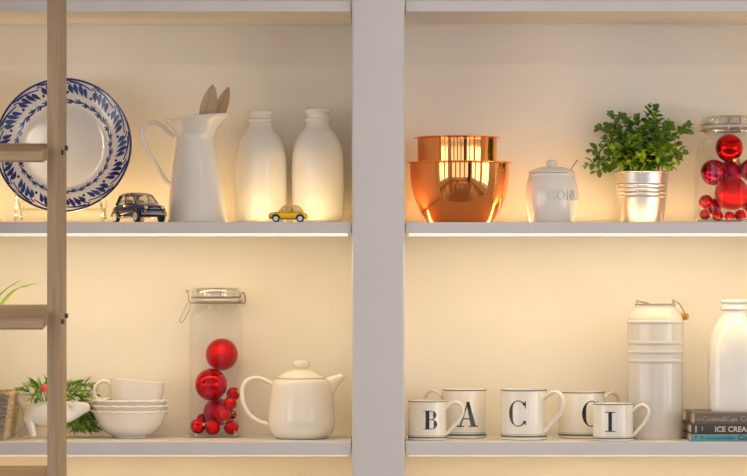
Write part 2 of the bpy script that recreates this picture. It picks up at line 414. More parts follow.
# ------------------------------------------------------------------ ladder
def make_ladder():
    Yf, Yb = -0.25, -0.14
    uf = (D+Yf)/F
    xr0, xr1 = (47-CX)*uf, (60.2-CX)*uf
    w = xr1-xr0; left = xr1-0.44
    t = thing('library_ladder', 'pale wooden library ladder standing in front of the plate', 'ladder', ((left+xr1)/2, (Yf+Yb)/2, 0))
    ox, oy = t.location.x, t.location.y
    for x0 in (xr0, left):
        obj('rail', box(x0-ox, x0+w-ox, Yf-oy, Yb-oy, 0.0, 2.42, 0.0015), 'ladder', t, angle=30)
    z1 = EYE + (HZ-150.3)*(D-0.345)/F
    z2 = EYE + (HZ-317.6)*(D-0.345)/F
    dz = z1-z2; drop = 0.022
    zs = [z2+dz*k for k in range(-4, 3)]
    for k, zf in enumerate(zs):
        y0, y1, th = -0.350-oy, -0.150-oy, 0.0205
        poly = []
        r = 0.007                                         # rounded nose
        for a in range(0, 5):
            an = PI/2 + a*PI/8
            poly.append((y0+r+r*math.cos(an), zf-r+r*math.sin(an)))
        poly += [(y0, zf-th+0.003), (y0+0.003, zf-th), (y1, zf-th+drop), (y1, zf+drop)]
        bm = prism(poly, left+w*0.95-ox, xr0+0.0032-ox)
        st = obj('step', bm, 'laddertread', t, angle=30)
        if 4 <= k <= 5:
            for (px, py) in ((61.9, 152.3), (65.6, 148.0)) if k == 5 else ((61.9, 321.5), (65.6, 315.8)):
                Yb_ = xr1*F/(px-CX)-D
                zb = EYE+(HZ-py)*(D+Yb_)/F
                b = box(xr1-0.004-ox, xr1+0.0035-ox, Yb_-0.013-oy, Yb_+0.013-oy, zb-0.0042, zb+0.0042, 0.001)
                obj('bolt', b, 'dark', st)
make_ladder()

# ------------------------------------------------------------------ plate and stand
def make_plate():
    fr = Frame(64.2, 0.172, Z_UP); u = fr.u
    R = 68.3*u
    tilt = math.radians(9)
    cz = fr.z(146.8)
    t = thing('dinner_plate', 'large white plate with cobalt blue leaf border, leaning on clear stand', 'plate', (fr.loc[0], fr.Y, Z_UP+cz), (tilt*-1, 0, 0))
    # local frame: plate disc in XZ, facing -Y; surf(r) gives the forward offset
    def surf(r):
        q = r/R
        if q < 0.60: return 0.0
        if q < 0.70: return 0.012*((q-0.60)/0.10)**2*0.55
        return 0.0066 + 0.012*(q-0.70)/0.30
    def pt(r, th, off=0.0): return Vector((r*math.cos(th), -surf(r)-off, r*math.sin(th)))
    bm = bmesh.new(); seg = 96
    rs = [0.001, 0.2, 0.4, 0.55, 0.60, 0.63, 0.66, 0.70, 0.78, 0.86, 0.94, 0.985, 1.0]
    front = [[bm.verts.new(pt(r*R, 2*PI*k/seg)) for k in range(seg)] for r in rs]
    back = [[bm.verts.new(pt(r*R, 2*PI*k/seg, -0.004)) for k in range(seg)] for r in rs]
    for L in (front, back):
        for a, b in zip(L, L[1:]):
            for k in range(seg): bm.faces.new((a[k], a[(k+1) % seg], b[(k+1) % seg], b[k]))
    for k in range(seg): bm.faces.new((front[-1][k], front[-1][(k+1) % seg], back[-1][(k+1) % seg], back[-1][k]))
    bm.faces.new(front[0]); bm.faces.new(back[0])
    obj('dish', bm, 'plate', t, angle=50)
    def strip(pts, wid, bm, off=0.0004):
        """pts (r/R, theta); a painted stroke of half-width wid(r-units)*R"""
        n = len(pts); A, B = [], []
        for i, (r, th) in enumerate(pts):
            r2, t2 = pts[min(i+1, n-1)]; r1, t1 = pts[max(i-1, 0)]
            dr, dt = (r2-r1), (t2-t1)*r
            l = math.hypot(dr, dt) or 1
            nr, ntt = dt/l, -dr/l
            wv = wid(i/(n-1)) if callable(wid) else wid
            A.append(bm.verts.new(pt((r+nr*wv)*R, th+ntt*wv/max(r, .1), off))); B.append(bm.verts.new(pt((r-nr*wv)*R, th-ntt*wv/max(r, .1), off)))
        for i in range(n-1): bm.faces.new((A[i], A[i+1], B[i+1], B[i]))
    ring = lambda a, b, bmx: [bmx.faces.new(q) for q in _ringfaces(a, b, bmx)]
    def _ringfaces(a, b, bmx):
        V0 = [bmx.verts.new(pt(a*R, 2*PI*k/seg, 0.0004)) for k in range(seg)]; V1 = [bmx.verts.new(pt(b*R, 2*PI*k/seg, 0.0004)) for k in range(seg)]
        return [(V0[k], V0[(k+1) % seg], V1[(k+1) % seg], V1[k]) for k in range(seg)]
    e = bmesh.new(); ring(0.970, 0.999, e)
    obj('rim_band', e, 'blueink', t)
    n = 14; base = math.radians(-2.5)
    for k in range(n):
        th = base + 2*PI*k/n; st = 2*PI/n
        bm = bmesh.new()
        for j in range(4):                                   # four comma leaves, sweeping outward
            q = j/3
            tc = th + st*(-0.30+0.60*q); rl = 0.075 + 0.030*math.sin(PI*min(1, q*0.9+0.1))
            pts = []
            for i in range(8):
                s = i/7
                pts.append((0.775 + 0.015*q + rl*(s*1.45), tc + st*(0.34*s - 0.10*s*s*1.2) - st*0.08))
            strip(pts, lambda s: 0.036*math.sin(PI*min(1, 0.06+s*0.9))**0.8*(0.45+0.75*s), bm)
        obj('leaf_cluster', bm, 'blueink' if k % 3 else 'blueink2', t)
        bm = bmesh.new()
        for a0, a1, r0, r1, wd in ((-0.45, 0.42, 0.905, 0.945, 0.0085), (-0.20, 0.55, 0.925, 0.962, 0.008), (0.20, 0.60, 0.83, 0.94, 0.008)):
            pts = [(r0+(r1-r0)*math.sin(PI/2*s/9), th+st*(a0+(a1-a0)*s/9)) for s in range(10)]
            strip(pts, wd, bm)
        obj('swirl_line', bm, 'blueink', t)
        bm = bmesh.new()
        c = pt(0.80*R, th+st*0.47, 0.0005)
        vs_ = [bm.verts.new(pt((0.80+0.022*math.cos(a))*R, th+st*0.47+0.022*math.sin(a)/0.8, 0.0005)) for a in [2*PI*i/10 for i in range(10)]]
        bm.faces.new(vs_)
        obj('dot', bm, 'blueink', t)
    vine = bmesh.new()
    pts = [(0.685+0.014*math.sin(18*2*PI*k/240), 2*PI*k/240) for k in range(241)]
    strip(pts, 0.0105, vine)
    for k in range(36):
        th = 2*PI*k/36; sg = 1 if k % 2 else -1
        r0 = 0.685+0.014*math.sin(18*th)
        strip([(r0, th), (r0+sg*0.018, th+0.035), (r0+sg*0.042, th+0.058)], lambda s: 0.017*(1.1-0.6*s), vine)
        strip([(r0, th+0.05), (r0+sg*0.022, th+0.10), (r0+sg*0.026, th+0.13)], lambda s: 0.013*(1.1-0.6*s), vine)
    obj('vine_ring', vine, 'blueink2', t)
    # clear stand: two curved side hoops joined by a rear bar
    s = thing('plate_stand', 'clear acrylic easel stand holding up the blue-bordered plate', 'stand', (fr.loc[0], fr.Y, Z_UP))
    for px in (19.0, 103.0):
        x = fr.x(px); sg = -1 if px < 60 else 1
        dx = math.sqrt(max(0.0, R*R - x*x)); zb = cz - dx*math.cos(tilt)
        path = [(x-sg*0.002, -0.030, zb+0.016), (x, -0.036, zb+0.005), (x+sg*0.001, -0.036, zb-0.010), (x+sg*0.002, -0.030, 0.004), (x+sg*0.001, 0.0, 0.0035), (x, 0.035, 0.0035), (x, 0.052, 0.010), (x, 0.058, 0.05), (x, 0.060, 0.10)]
        pp = smooth_prof(path, 4)
        obj('hoop', tube(pp, 0.0032, 8), 'acrylic', s)
        obj('cradle', tube([(x, -0.034, zb-0.006), (x, -0.01, zb-0.0085), (x, 0.02, zb-0.012), (x, 0.050, 0.012)], 0.0026, 8), 'acrylic', s)
    obj('cross_bar', tube([(fr.x(19), 0.055, 0.03), (fr.x(103), 0.055, 0.03)], 0.003, 8), 'acrylic', s)
make_plate()

# ------------------------------------------------------------------ toy cars
def make_car(name, label, L, loc, rotz, paint, taxi=False):
    """small round bubble car, nose towards +X, built in units of a 2.97 m car and scaled"""
    k = L/2.97
    t = thing(name, label, 'toy car', loc, (0, 0, rotz), None)
    def S(v): return Vector(v)*k
    # lower body: stations (x, half width, z bottom, z top, shoulder)
    st = [(1.485, .30, .34, .50), (1.46, .46, .27, .60), (1.38, .57, .24, .70), (1.20, .625, .22, .765), (0.90, .645, .21, .80), (0.62, .655, .21, .84), (0.2, .66, .21, .85),
          (-0.3, .66, .21, .85), (-0.75, .655, .22, .84), (-1.05, .63, .23, .80), (-1.28, .575, .25, .69), (-1.42, .48, .28, .56), (-1.485, .34, .34, .46)]
    bm = bmesh.new(); rings = []
    for x, hw, z0, z1 in st:
        ring = []
        for j in range(20):
            a = 2*PI*j/20; c, s = math.cos(a), math.sin(a)
            e = 2.0/3.6
            yy = hw*math.copysign(abs(c)**e, c); zz = (z0+z1)/2 + (z1-z0)/2*math.copysign(abs(s)**e, s)
            ring.append(bm.verts.new(S((x, yy, zz))))
        rings.append(ring)
    for a, b in zip(rings, rings[1:]):
        for j in range(20): bm.faces.new((a[j], a[(j+1) % 20], b[(j+1) % 20], b[j]))
    bm.faces.new(rings[0]); bm.faces.new(rings[-1])
    body = obj('body', bm, paint, t, angle=60)
    # roof shell
    rf = [(0.36, .47, 1.235), (0.22, .53, 1.29), (-0.1, .555, 1.32), (-0.45, .55, 1.315), (-0.72, .50, 1.27), (-0.86, .44, 1.20)]
    bm = bmesh.new(); rings = []
    for x, hw, z in rf:
        ring = []
        for j in range(13):
            q = -1+2*j/12
            ring.append((x, hw*q, z-0.07*abs(q)**3.0))
        for j in range(12, -1, -1):
            q = -1+2*j/12
            ring.append((x, hw*q*0.97, z-0.045-0.07*abs(q)**3.0))
        rings.append([bm.verts.new(S(v)) for v in ring])
    m_ = len(rings[0])
    for a, b in zip(rings, rings[1:]):
        for j in range(m_): bm.faces.new((a[j], a[(j+1) % m_], b[(j+1) % m_], b[j]))
    bm.faces.new(rings[0]); bm.faces.new(rings[-1])
    roof = obj('roof', bm, paint if not taxi else paint, t, angle=60)
    cabin = []
    for sg in (-1, 1):
        for (a, b, r) in (((.72, .55*sg, .82), (.37, .45*sg, 1.18), .028), ((-.12, .60*sg, .83), (-.14, .52*sg, 1.22), .030), ((-1.12, .46*sg, .79), (-.82, .42*sg, 1.16), .075)):
            obj('pillar', tube([S(a), S((Vector(a)+Vector(b))/2 + Vector((0.03, 0.015*sg, 0.01)))], r*k, 8, caps=False) if False else tube([S(a), S(b)], r*k, 8), paint, t)
        # side panes
        for poly in ([(.66, .57*sg, .83), (-.08, .60*sg, .84), (-.10, .525*sg, 1.21), (.36, .475*sg, 1.17)], [(-.17, .60*sg, .84), (-1.0, .50*sg, .80), (-.78, .45*sg, 1.15), (-.18, .52*sg, 1.21)]):
            g = bmesh.new(); g.faces.new([g.verts.new(S(v)) for v in poly]); obj('side_window', g, 'carglass', t, smooth=False)
    for poly in ([(.74, .50, .83), (.74, -.50, .83), (.38, -.42, 1.20), (.38, .42, 1.20)], [(-1.14, .38, .80), (-1.14, -.38, .80), (-.85, -.36, 1.17), (-.85, .36, 1.17)]):
        g = bmesh.new(); g.faces.new([g.verts.new(S(v)) for v in poly]); obj('windscreen', g, 'carglass', t, smooth=False)
    fr_ = [S(v) for v in [(.755, .51, .82), (.755, -.51, .82), (.375, -.43, 1.21), (.375, .43, 1.21)]]
    obj('windscreen_frame', tube(fr_, 0.016*k, 6, closed=True), 'chrome' if not taxi else paint, t)
    for sg in (-1, 1):
        obj('seat', box(-.38*k, -.28*k, (.27*sg-.17)*k, (.27*sg+.17)*k, .7*k, 1.0*k, .03*k), 'seatred', t)
    obj('steering_wheel', tube([S((.42+.05*math.sin(a), .27+.14*math.cos(a), .86+.13*math.sin(a))) for a in [2*PI*i/14 for i in range(14)]], .014*k, 5, closed=True), 'dark', t)
    # wheels
    for wx in (.93, -.91):
        for sg in (-1, 1):
            bm = lathe([(.12*k, -.07*k), (.22*k, -.075*k), (.262*k, -.05*k), (.265*k, .05*k), (.22*k, .075*k), (.12*k, .07*k)], 24, cap0=True, cap1=True)
            w = obj('wheel', bm, 'tyre', t, loc=S((wx, .60*sg, .265)), rot=(-PI/2*sg, 0, 0), angle=30)
            bm = lathe([(.175*k, .070*k), (.17*k, .085*k), (.10*k, .083*k), (.06*k, .097*k), (.0005, .10*k)], 20, cap0=False)
            obj('hub_cap', bm, 'hub', w, angle=30)
            arch = [S((wx+.325*math.cos(a), .648*sg, .275+.325*math.sin(a))) for a in [PI*i/12 for i in range(13)]]
            obj('wheel_arch', tube(arch, .030*k, 6), 'dark' if taxi else paint, t)
            disc = bmesh.new(); disc.faces.new([disc.verts.new(S((wx+.30*math.cos(a), .6645*sg, .275+.30*math.sin(a)))) for a in [PI*i/12 for i in range(13)]])
            obj('wheel_well', disc, 'dark', t, smooth=False)
    # nose
    for sg in (-1, 1):
        hl = obj('headlight', lathe([(.085*k, -.05*k), (.092*k, 0.0), (.08*k, .025*k), (.04*k, .045*k), (.0005, .05*k)], 18), 'chrome', t, loc=S((1.40, .40*sg, .62)), rot=(0, PI/2-.25, 0.25*sg))
        obj('headlight_lens', lathe([(.066*k, .036*k), (.04*k, .05*k), (.0005, .056*k)], 16), 'hub', hl)
        obj('indicator', sphere(.045*k, S((1.44, .46*sg, .47))), 'amber', t)
        obj('tail_light', sphere(.055*k, S((-1.36, .49*sg, .58)), (.6, 1, 1.4)), 'redlens', t)
        obj('door_handle', tube([S((.02, .665*sg, .72)), S((-.1, .668*sg, .72))], .018*k, 6), 'chrome', t)
        obj('sill_trim', tube([S((.6, .668*sg, .25)), S((-.6, .668*sg, .25))], .022*k, 6), 'chrome' if not taxi else 'dark', t)
        obj('belt_line', tube([S((1.1, .625*sg, .70)), S((.6, .666*sg, .745)), S((-.7, .666*sg, .745)), S((-1.15, .61*sg, .66))], .014*k, 6), 'dark' if taxi else paint, t)
    for xx, sgx in ((1.50, 1), (-1.50, -1)):
        pth = [S((xx-sgx*.14, -.60, .36)), S((xx-sgx*.03, -.45, .36)), S((xx+sgx*.01, -.2, .36)), S((xx+sgx*.01, .2, .36)), S((xx-sgx*.03, .45, .36)), S((xx-sgx*.14, .60, .36))]
        obj('bumper', tube(pth, .045*k, 8), 'chrome', t)
    obj('nose_badge', tube([S((1.455, -.24, .58)), S((1.475, -.08, .60)), S((1.475, .08, .60)), S((1.455, .24, .58))], .020*k, 6), 'chrome', t)
    obj('badge', lathe([(.05*k, 0), (.04*k, .02*k), (.0005, .025*k)], 14), 'redlens', t, loc=S((1.463, 0, .60)), rot=(0, PI/2, 0))
    if taxi:
        obj('roof_sign', box(-.06*k, .12*k, -.16*k, .16*k, 1.30*k, 1.39*k, .02*k), 'yellow', roof)
    return t
frc = Frame(138.6, 0.072, Z_UP)
make_car('toy_car', 'small navy blue model car with chrome bumper beside the pitcher', 0.127, (frc.loc[0], 0.072, Z_UP), math.radians(-57), 'navy')
frc = Frame(288.3, 0.0205, Z_UP)
make_car('toy_car', 'tiny yellow model taxi car in front of the two milk bottles', 0.0715, (frc.loc[0], 0.0205, Z_UP), PI, 'yellow', True)

# ------------------------------------------------------------------ pitcher with wooden spoons
def make_pitcher():
    fr = Frame(195.0, 0.104, Z_UP); u = fr.u
    t = thing('pitcher', 'tall white enamel pitcher with flared lip holding two wooden spoons', 'pitcher', fr.loc)
    pts = [(27, None), (30.3, 222.5), (30.0, 218), (28.2, 203), (26.0, 188), (23.3, 168), (20.6, 150), (18.9, 141), (18.7, 137), (20, 131.5), (23.0, 126.5), (26.0, 122), (28.3, 118.9), (28.5, 118.2)]
    outer = [Vector(p) for p in fr.prof(pts)]
    inner = [Vector((max(r-0.0022, 0.002), z)) for r, z in outer[::-1]][1:-2]
    inner += [Vector((0.048, 0.004)), Vector((0.001, 0.004))]
    zn, zt = fr.z(137), fr.z(118.2)
    def fn(v, th, i):
        tt = max(0.0, (v.z-zn)/(zt-zn)); lean = 2.2*u*(1-min(1, max(0, v.z)/zn))
        sp = max(0.0, math.cos(th))**3
        x = v.x + lean + tt*tt*sp*6.5*u
        y = v.y*(1-0.10*tt*sp)
        return Vector((x, y, v.z + tt*math.cos(th)*3.6*u))
    obj('body', lathe(outer+inner, 64, fn=fn, cap0=True, cap1=True), 'enamel', t, angle=60)
    rim = [fn(Vector((28.4*u*math.cos(a), 28.4*u*math.sin(a), zt)), a, 0) for a in [2*PI*i/64 for i in range(64)]]
    obj('rolled_rim', tube(rim, 0.0022, 8, closed=True), 'enamel', t)
    h = [fr.p(174, 137), fr.p(168.5, 132), fr.p(161, 125.5), fr.p(152.5, 122.5), fr.p(145, 125), fr.p(141.8, 132), fr.p(143.5, 141), fr.p(150, 154), fr.p(158.5, 168), fr.p(165.5, 180), fr.p(171, 184)]
    obj('handle', tube(smooth_prof(h, 4), 0.0042, 10, flat=((0, 1, 0), 1.7)), 'enamel', t)
    # spoons
    for (tipx, tipy, basex, dy, yaw, m, lab) in ((213.0, 84.5, 188, 0.002, 0.20, 'spoon2', 'pale wooden spoon with broad bowl, upright in the white pitcher'), (228.5, 86, 178, 0.020, 0.75, 'spoon', 'darker wooden spoon turned edge on, upright in the white pitcher')):
        base = fr.p(basex, 216, dy-0.006); tip = fr.p(tipx, tipy, dy)
        d = (tip-base); Ls = d.length; d.normalize()
        s = thing('wooden_spoon', lab, 'spoon', Vector(fr.loc)+base)
        s.rotation_mode = 'QUATERNION'
        xa = (Vector((1, 0, 0))-d*d.x).normalized(); s.rotation_quaternion = Matrix((xa, d.cross(xa), d)).transposed().to_quaternion() @ Euler((0, 0, yaw)).to_quaternion()
        bl = 46*u; hw = 8.6*u
        bm = bmesh.new(); rings = []
        for i in range(17):
            q = i/16; zz = Ls-bl + bl*q
            ww = hw*max(0.02, math.sin(PI*min(1, 0.12+0.88*q)))**0.62 if q < 1 else hw*0.05
            dish = 0.004*math.sin(PI*q)
            rings.append([bm.verts.new((ww*math.cos(a), -dish*(1-math.cos(a)**2)*0.0 + 0.0032*math.sin(a)*max(0.25, math.sin(PI*q)) + dish*(0.6 if math.sin(a) < 0 else 1.0)*(1-(math.cos(a))**2), zz)) for a in [2*PI*j/16 for j in range(16)]])
        for a, b in zip(rings, rings[1:]):
            for j in range(16): bm.faces.new((a[j], a[(j+1) % 16], b[(j+1) % 16], b[j]))
        bm.faces.new(rings[0]); bm.faces.new(rings[-1])
        obj('spoon_bowl', bm, m, s, angle=60)
        obj('spoon_handle', tube([(0, 0, 0), (0, 0, Ls-bl*0.9)], [0.0042, 0.0036], 10), m, s)
make_pitcher()

# ------------------------------------------------------------------ milk bottles
def make_bottle(fr, label, pts, n, rotz=0.0, name='milk_bottle', lip=None):
    t = thing(name, label, 'bottle', fr.loc, (0, 0, rotz), 'white ceramic milk bottles')
    outer = [Vector(p) for p in fr.prof(pts)]
    zs_sh = fr.z(lip[2])
    def fn(v, th, i):
        # square the section below the shoulder, keep the neck round
        if n == 2.0: return v
        f = max(0.0, min(1.0, (zs_sh-v.z)/(26*fr.u)))
        f = f*f*(3-2*f)
        r = math.hypot(v.x, v.y); c, s = math.cos(th), math.sin(th)
        q = (abs(c)**n+abs(s)**n)**(-1.0/n)
        q = 1+(q-1)*f
        return Vector((r*q*c, r*q*s, v.z))
    sp = [outer[0], outer[1]] + smooth_prof(outer[1:], 4)[1:]
    top = sp[-1]
    sp += [Vector((top.x-0.003, top.y)), Vector((top.x-0.0035, top.y-0.03)), Vector((0.001, top.y-0.03))]
    obj('body', lathe(sp, 64, fn=fn, cap0=True, cap1=True), 'ceramic', t, angle=70)
    rl, y0, y1, r2, ya, yb = lip[0], lip[1][0], lip[1][1], lip[0], lip[1][2], lip[1][3]
    for nm, ya_, yb_, rr in (('lip', y0, y1, rl), ('neck_ring', ya, yb, rl+0.3)):
        zc = (fr.z(ya_)+fr.z(yb_))/2; hr = (fr.z(ya_)-fr.z(yb_))/2
        ringp = [(rr*fr.u-hr*1.1 + hr*1.1*math.cos(a), zc+hr*math.sin(a)) for a in [-PI/2+PI*i/8 for i in range(9)]]
        ringp = [((rl-3.0)*fr.u, zc-hr)] + ringp + [((rl-3.0)*fr.u, zc+hr)]
        obj(nm, lathe(ringp, 40, cap0=False), 'ceramic', t, angle=60)
    return t
P1 = [(20, None), (23.0, 222.2), (24.0, 219.5), (24.8, 205), (25.1, 180), (25.0, 160), (24.4, 151), (22.3, 143), (18.2, 135), (13.6, 129.2), (11.6, 124), (11.3, 118), (11.5, 112.5)]
make_bottle(Frame(260.8, 0.190, Z_UP), 'white ceramic milk bottle standing between pitcher and matching bottle', P1, 2.3, 0.78, lip=(13.2, (110.8, 115.4, 118.6, 122.4), 140))
P2 = [(20, None), (23.2, 222.2), (24.3, 219.5), (25.2, 205), (25.3, 180), (25.2, 158), (24.6, 149), (22.4, 141), (18.2, 133.4), (13.6, 128.2), (12.0, 123), (11.7, 117), (12.0, 110)]
make_bottle(Frame(317.8, 0.190, Z_UP), 'white ceramic milk bottle next to the upright post, behind the yellow car', P2, 2.3, 0.78, lip=(13.6, (108.2, 114.4, 118.4, 122.2), 140))

# ------------------------------------------------------------------ copper bowls
def make_bowl(fr, pts, label, zoff=0.0, wall=0.0012):
    loc = (fr.loc[0], fr.loc[1], fr.loc[2]+zoff)
    t = thing('copper_bowl', label, 'bowl', loc)
    outer = smooth_prof([(r, z-zoff) for r, z in fr.prof(pts)], 5)
    outer = [Vector((p.x, max(p.y, 0))) for p in outer]
    inner = [Vector((max(p.x-wall, 0.0005), p.y+wall)) for p in outer[::-1]]
    obj('shell', lathe(outer+inner, 96, cap0=True, cap1=True), 'copper', t, angle=70)
    tp = outer[-1]
    prof = [(tp.x-0.0005, tp.y-0.0006), (tp.x+3.0*fr.u, tp.y-0.0004), (tp.x+3.3*fr.u, tp.y+0.0006), (tp.x+3.0*fr.u, tp.y+0.0016), (tp.x-0.0012, tp.y+0.0016), (tp.x-0.0014, tp.y-0.0006)]
    obj('rolled_rim', lathe(prof, 96, cap0=False), 'copper', t, angle=60)
fb = Frame(459.7, 0.120, Z_UP)
make_bowl(fb, [(24, None), (28, 223.9), (32.5, 221.5), (37.5, 215), (42.5, 206), (46.2, 196), (48.6, 185), (49.6, 175), (50.0, 163.6)], 'large polished copper bowl beside the honey jar, holding a smaller bowl')
fb2 = Frame(457.2, 0.120, Z_UP)
make_bowl(fb2, [(19, 203), (23, 202.5), (29, 198), (34.5, 190), (37.8, 180), (39.2, 168), (39.8, 155), (40.2, 138.3)], 'smaller polished copper bowl nested inside the larger copper bowl', fb2.z(203))

# ------------------------------------------------------------------ honey jar
def make_honey():
    fr = Frame(551.7, 0.104, Z_UP); u = fr.u
    t = thing('honey_jar', 'white ceramic lidded jar with raised HONEY lettering and dipper', 'jar', fr.loc)
    body = smooth_prof([(19, 0.0)] and fr.prof([(20.5, 223.9), (22.0, 222.5), (23.6, 216), (25.2, 208), (26.0, 199), (25.8, 190), (24.6, 182), (22.8, 176), (22.3, 174.0)]), 4)
    body = [Vector((b.x, max(b.y, 0.0))) for b in body]
    obj('body', lathe([(0.001, 0.0)] + [tuple(b) for b in body] + [(19.5*u, fr.z(174.0)), (19*u, fr.z(190)), (0.001, fr.z(190))], 64, cap0=False, cap1=True), 'ceramic2', t, angle=60)
    obj('collar', lathe(fr.prof([(21, 176.6), (22.7, 176.4), (23.1, 175.2), (22.7, 173.8), (20, 173.4)]), 64, cap0=False), 'ceramic2', t)
    lidp = smooth_prof(fr.prof([(19, 173.4), (22.6, 173.3), (22.8, 172.4), (21.2, 170.8), (16, 168.6), (10, 167.0), (5, 166.4), (3.6, 166.2)]), 3)
    lid = obj('lid', lathe(lidp, 64, cap0=True, cap1=True), 'ceramic2', t, angle=50)
    obj('knob', lathe(smooth_prof(fr.prof([(3.4, 166.6), (3.5, 165.4), (5.2, 164.2), (5.6, 162.6), (4.8, 161.0), (2.6, 160.1), (0.1, 160.0)]), 3), 32), 'ceramic2', lid)
    obj('dipper_handle', tube([fr.p(566, 176.5, -0.002), fr.p(577.3, 159.9, -0.004)], [0.0011, 0.0014], 8), 'spoon', t)
    # raised letters wrapped round the belly
    me = text_mesh('HONEY', 13.4*u, 0.0012, 0, 1.16, 0.0, 0.0005)
    xs_ = [v.co.x for v in me.vertices]; x0, x1 = min(xs_), max(xs_)
    zc = fr.z(195.6)
    def rad(z):
        for a, b in zip(body, body[1:]):
            if a.y <= z <= b.y: return a.x+(b.x-a.x)*(z-a.y)/max(1e-9, b.y-a.y)
        return 26*u
    lw = (x1-x0)
    for v in me.vertices:
        a = (v.co.x-x0)/(26*u)*0.80 - 0.14
        z = zc + v.co.y - 5.0*u
        r = rad(z) + v.co.z*1.7 + 0.0001
        v.co = Vector((r*math.sin(a), -r*math.cos(a), z))
    obj('lettering', me, 'ceramic2', t)
make_honey()

# ------------------------------------------------------------------ leaves
def leaf_mesh(L, Wd, bend=0.25, name='leaf', m='leafA', tipped=False):
    bm = bmesh.new(); rows = []
    n = 6
    for i in range(n+1):
        s = i/n
        w = Wd*(math.sin(PI*min(0.985, 0.06+0.92*s))**(0.75 if not tipped else 1.0))*(1.0 if not tipped else (1.15-0.55*s))
        if i == n: w = Wd*0.05
        z = bend*L*(s*s)*-0.6 + L*0.12*s
        rows.append([bm.verts.new((-w, L*s, z+w*0.35)), bm.verts.new((0, L*s, z)), bm.verts.new((w, L*s, z+w*0.35))])
    for a, b in zip(rows, rows[1:]):
        bm.faces.new((a[0], a[1], b[1], b[0])); bm.faces.new((a[1], a[2], b[2], b[1]))
    me = mesh_from(bm, True, 60); me.materials.append(M[m]); me.name = name
    return me

def place_leaves(t, mats_list, leafs, limit=300, name='leaf'):
    """leafs: (pos, direction, roll, scale, mesh index); the nearest ones are objects, the rest one mesh"""
    leafs.sort(key=lambda l: l[0].y)
    rest = bmesh.new()
    for i, (pos, d, roll, sc, mi) in enumerate(leafs):
        q = d.to_track_quat('Y', 'Z') @ Euler((0, roll, 0)).to_quaternion()
        mtx = Matrix.Translation(pos) @ q.to_matrix().to_4x4() @ Matrix.Scale(sc, 4)
        if i < limit:
            o = bpy.data.objects.new(name, mats_list[mi]); link(o, t); o.matrix_local = mtx
        else:
            tmp = mats_list[mi].copy(); tmp.transform(mtx); rest.from_mesh(tmp); bpy.data.meshes.remove(tmp)
    if len(rest.verts):
        me = bpy.data.meshes.new('foliage'); rest.to_mesh(me); rest.free(); me.materials.append(mats_list[0].materials[0])
        o = bpy.data.objects.new('foliage', me); link(o, t); o['kind'] = 'stuff'
    else: rest.free()

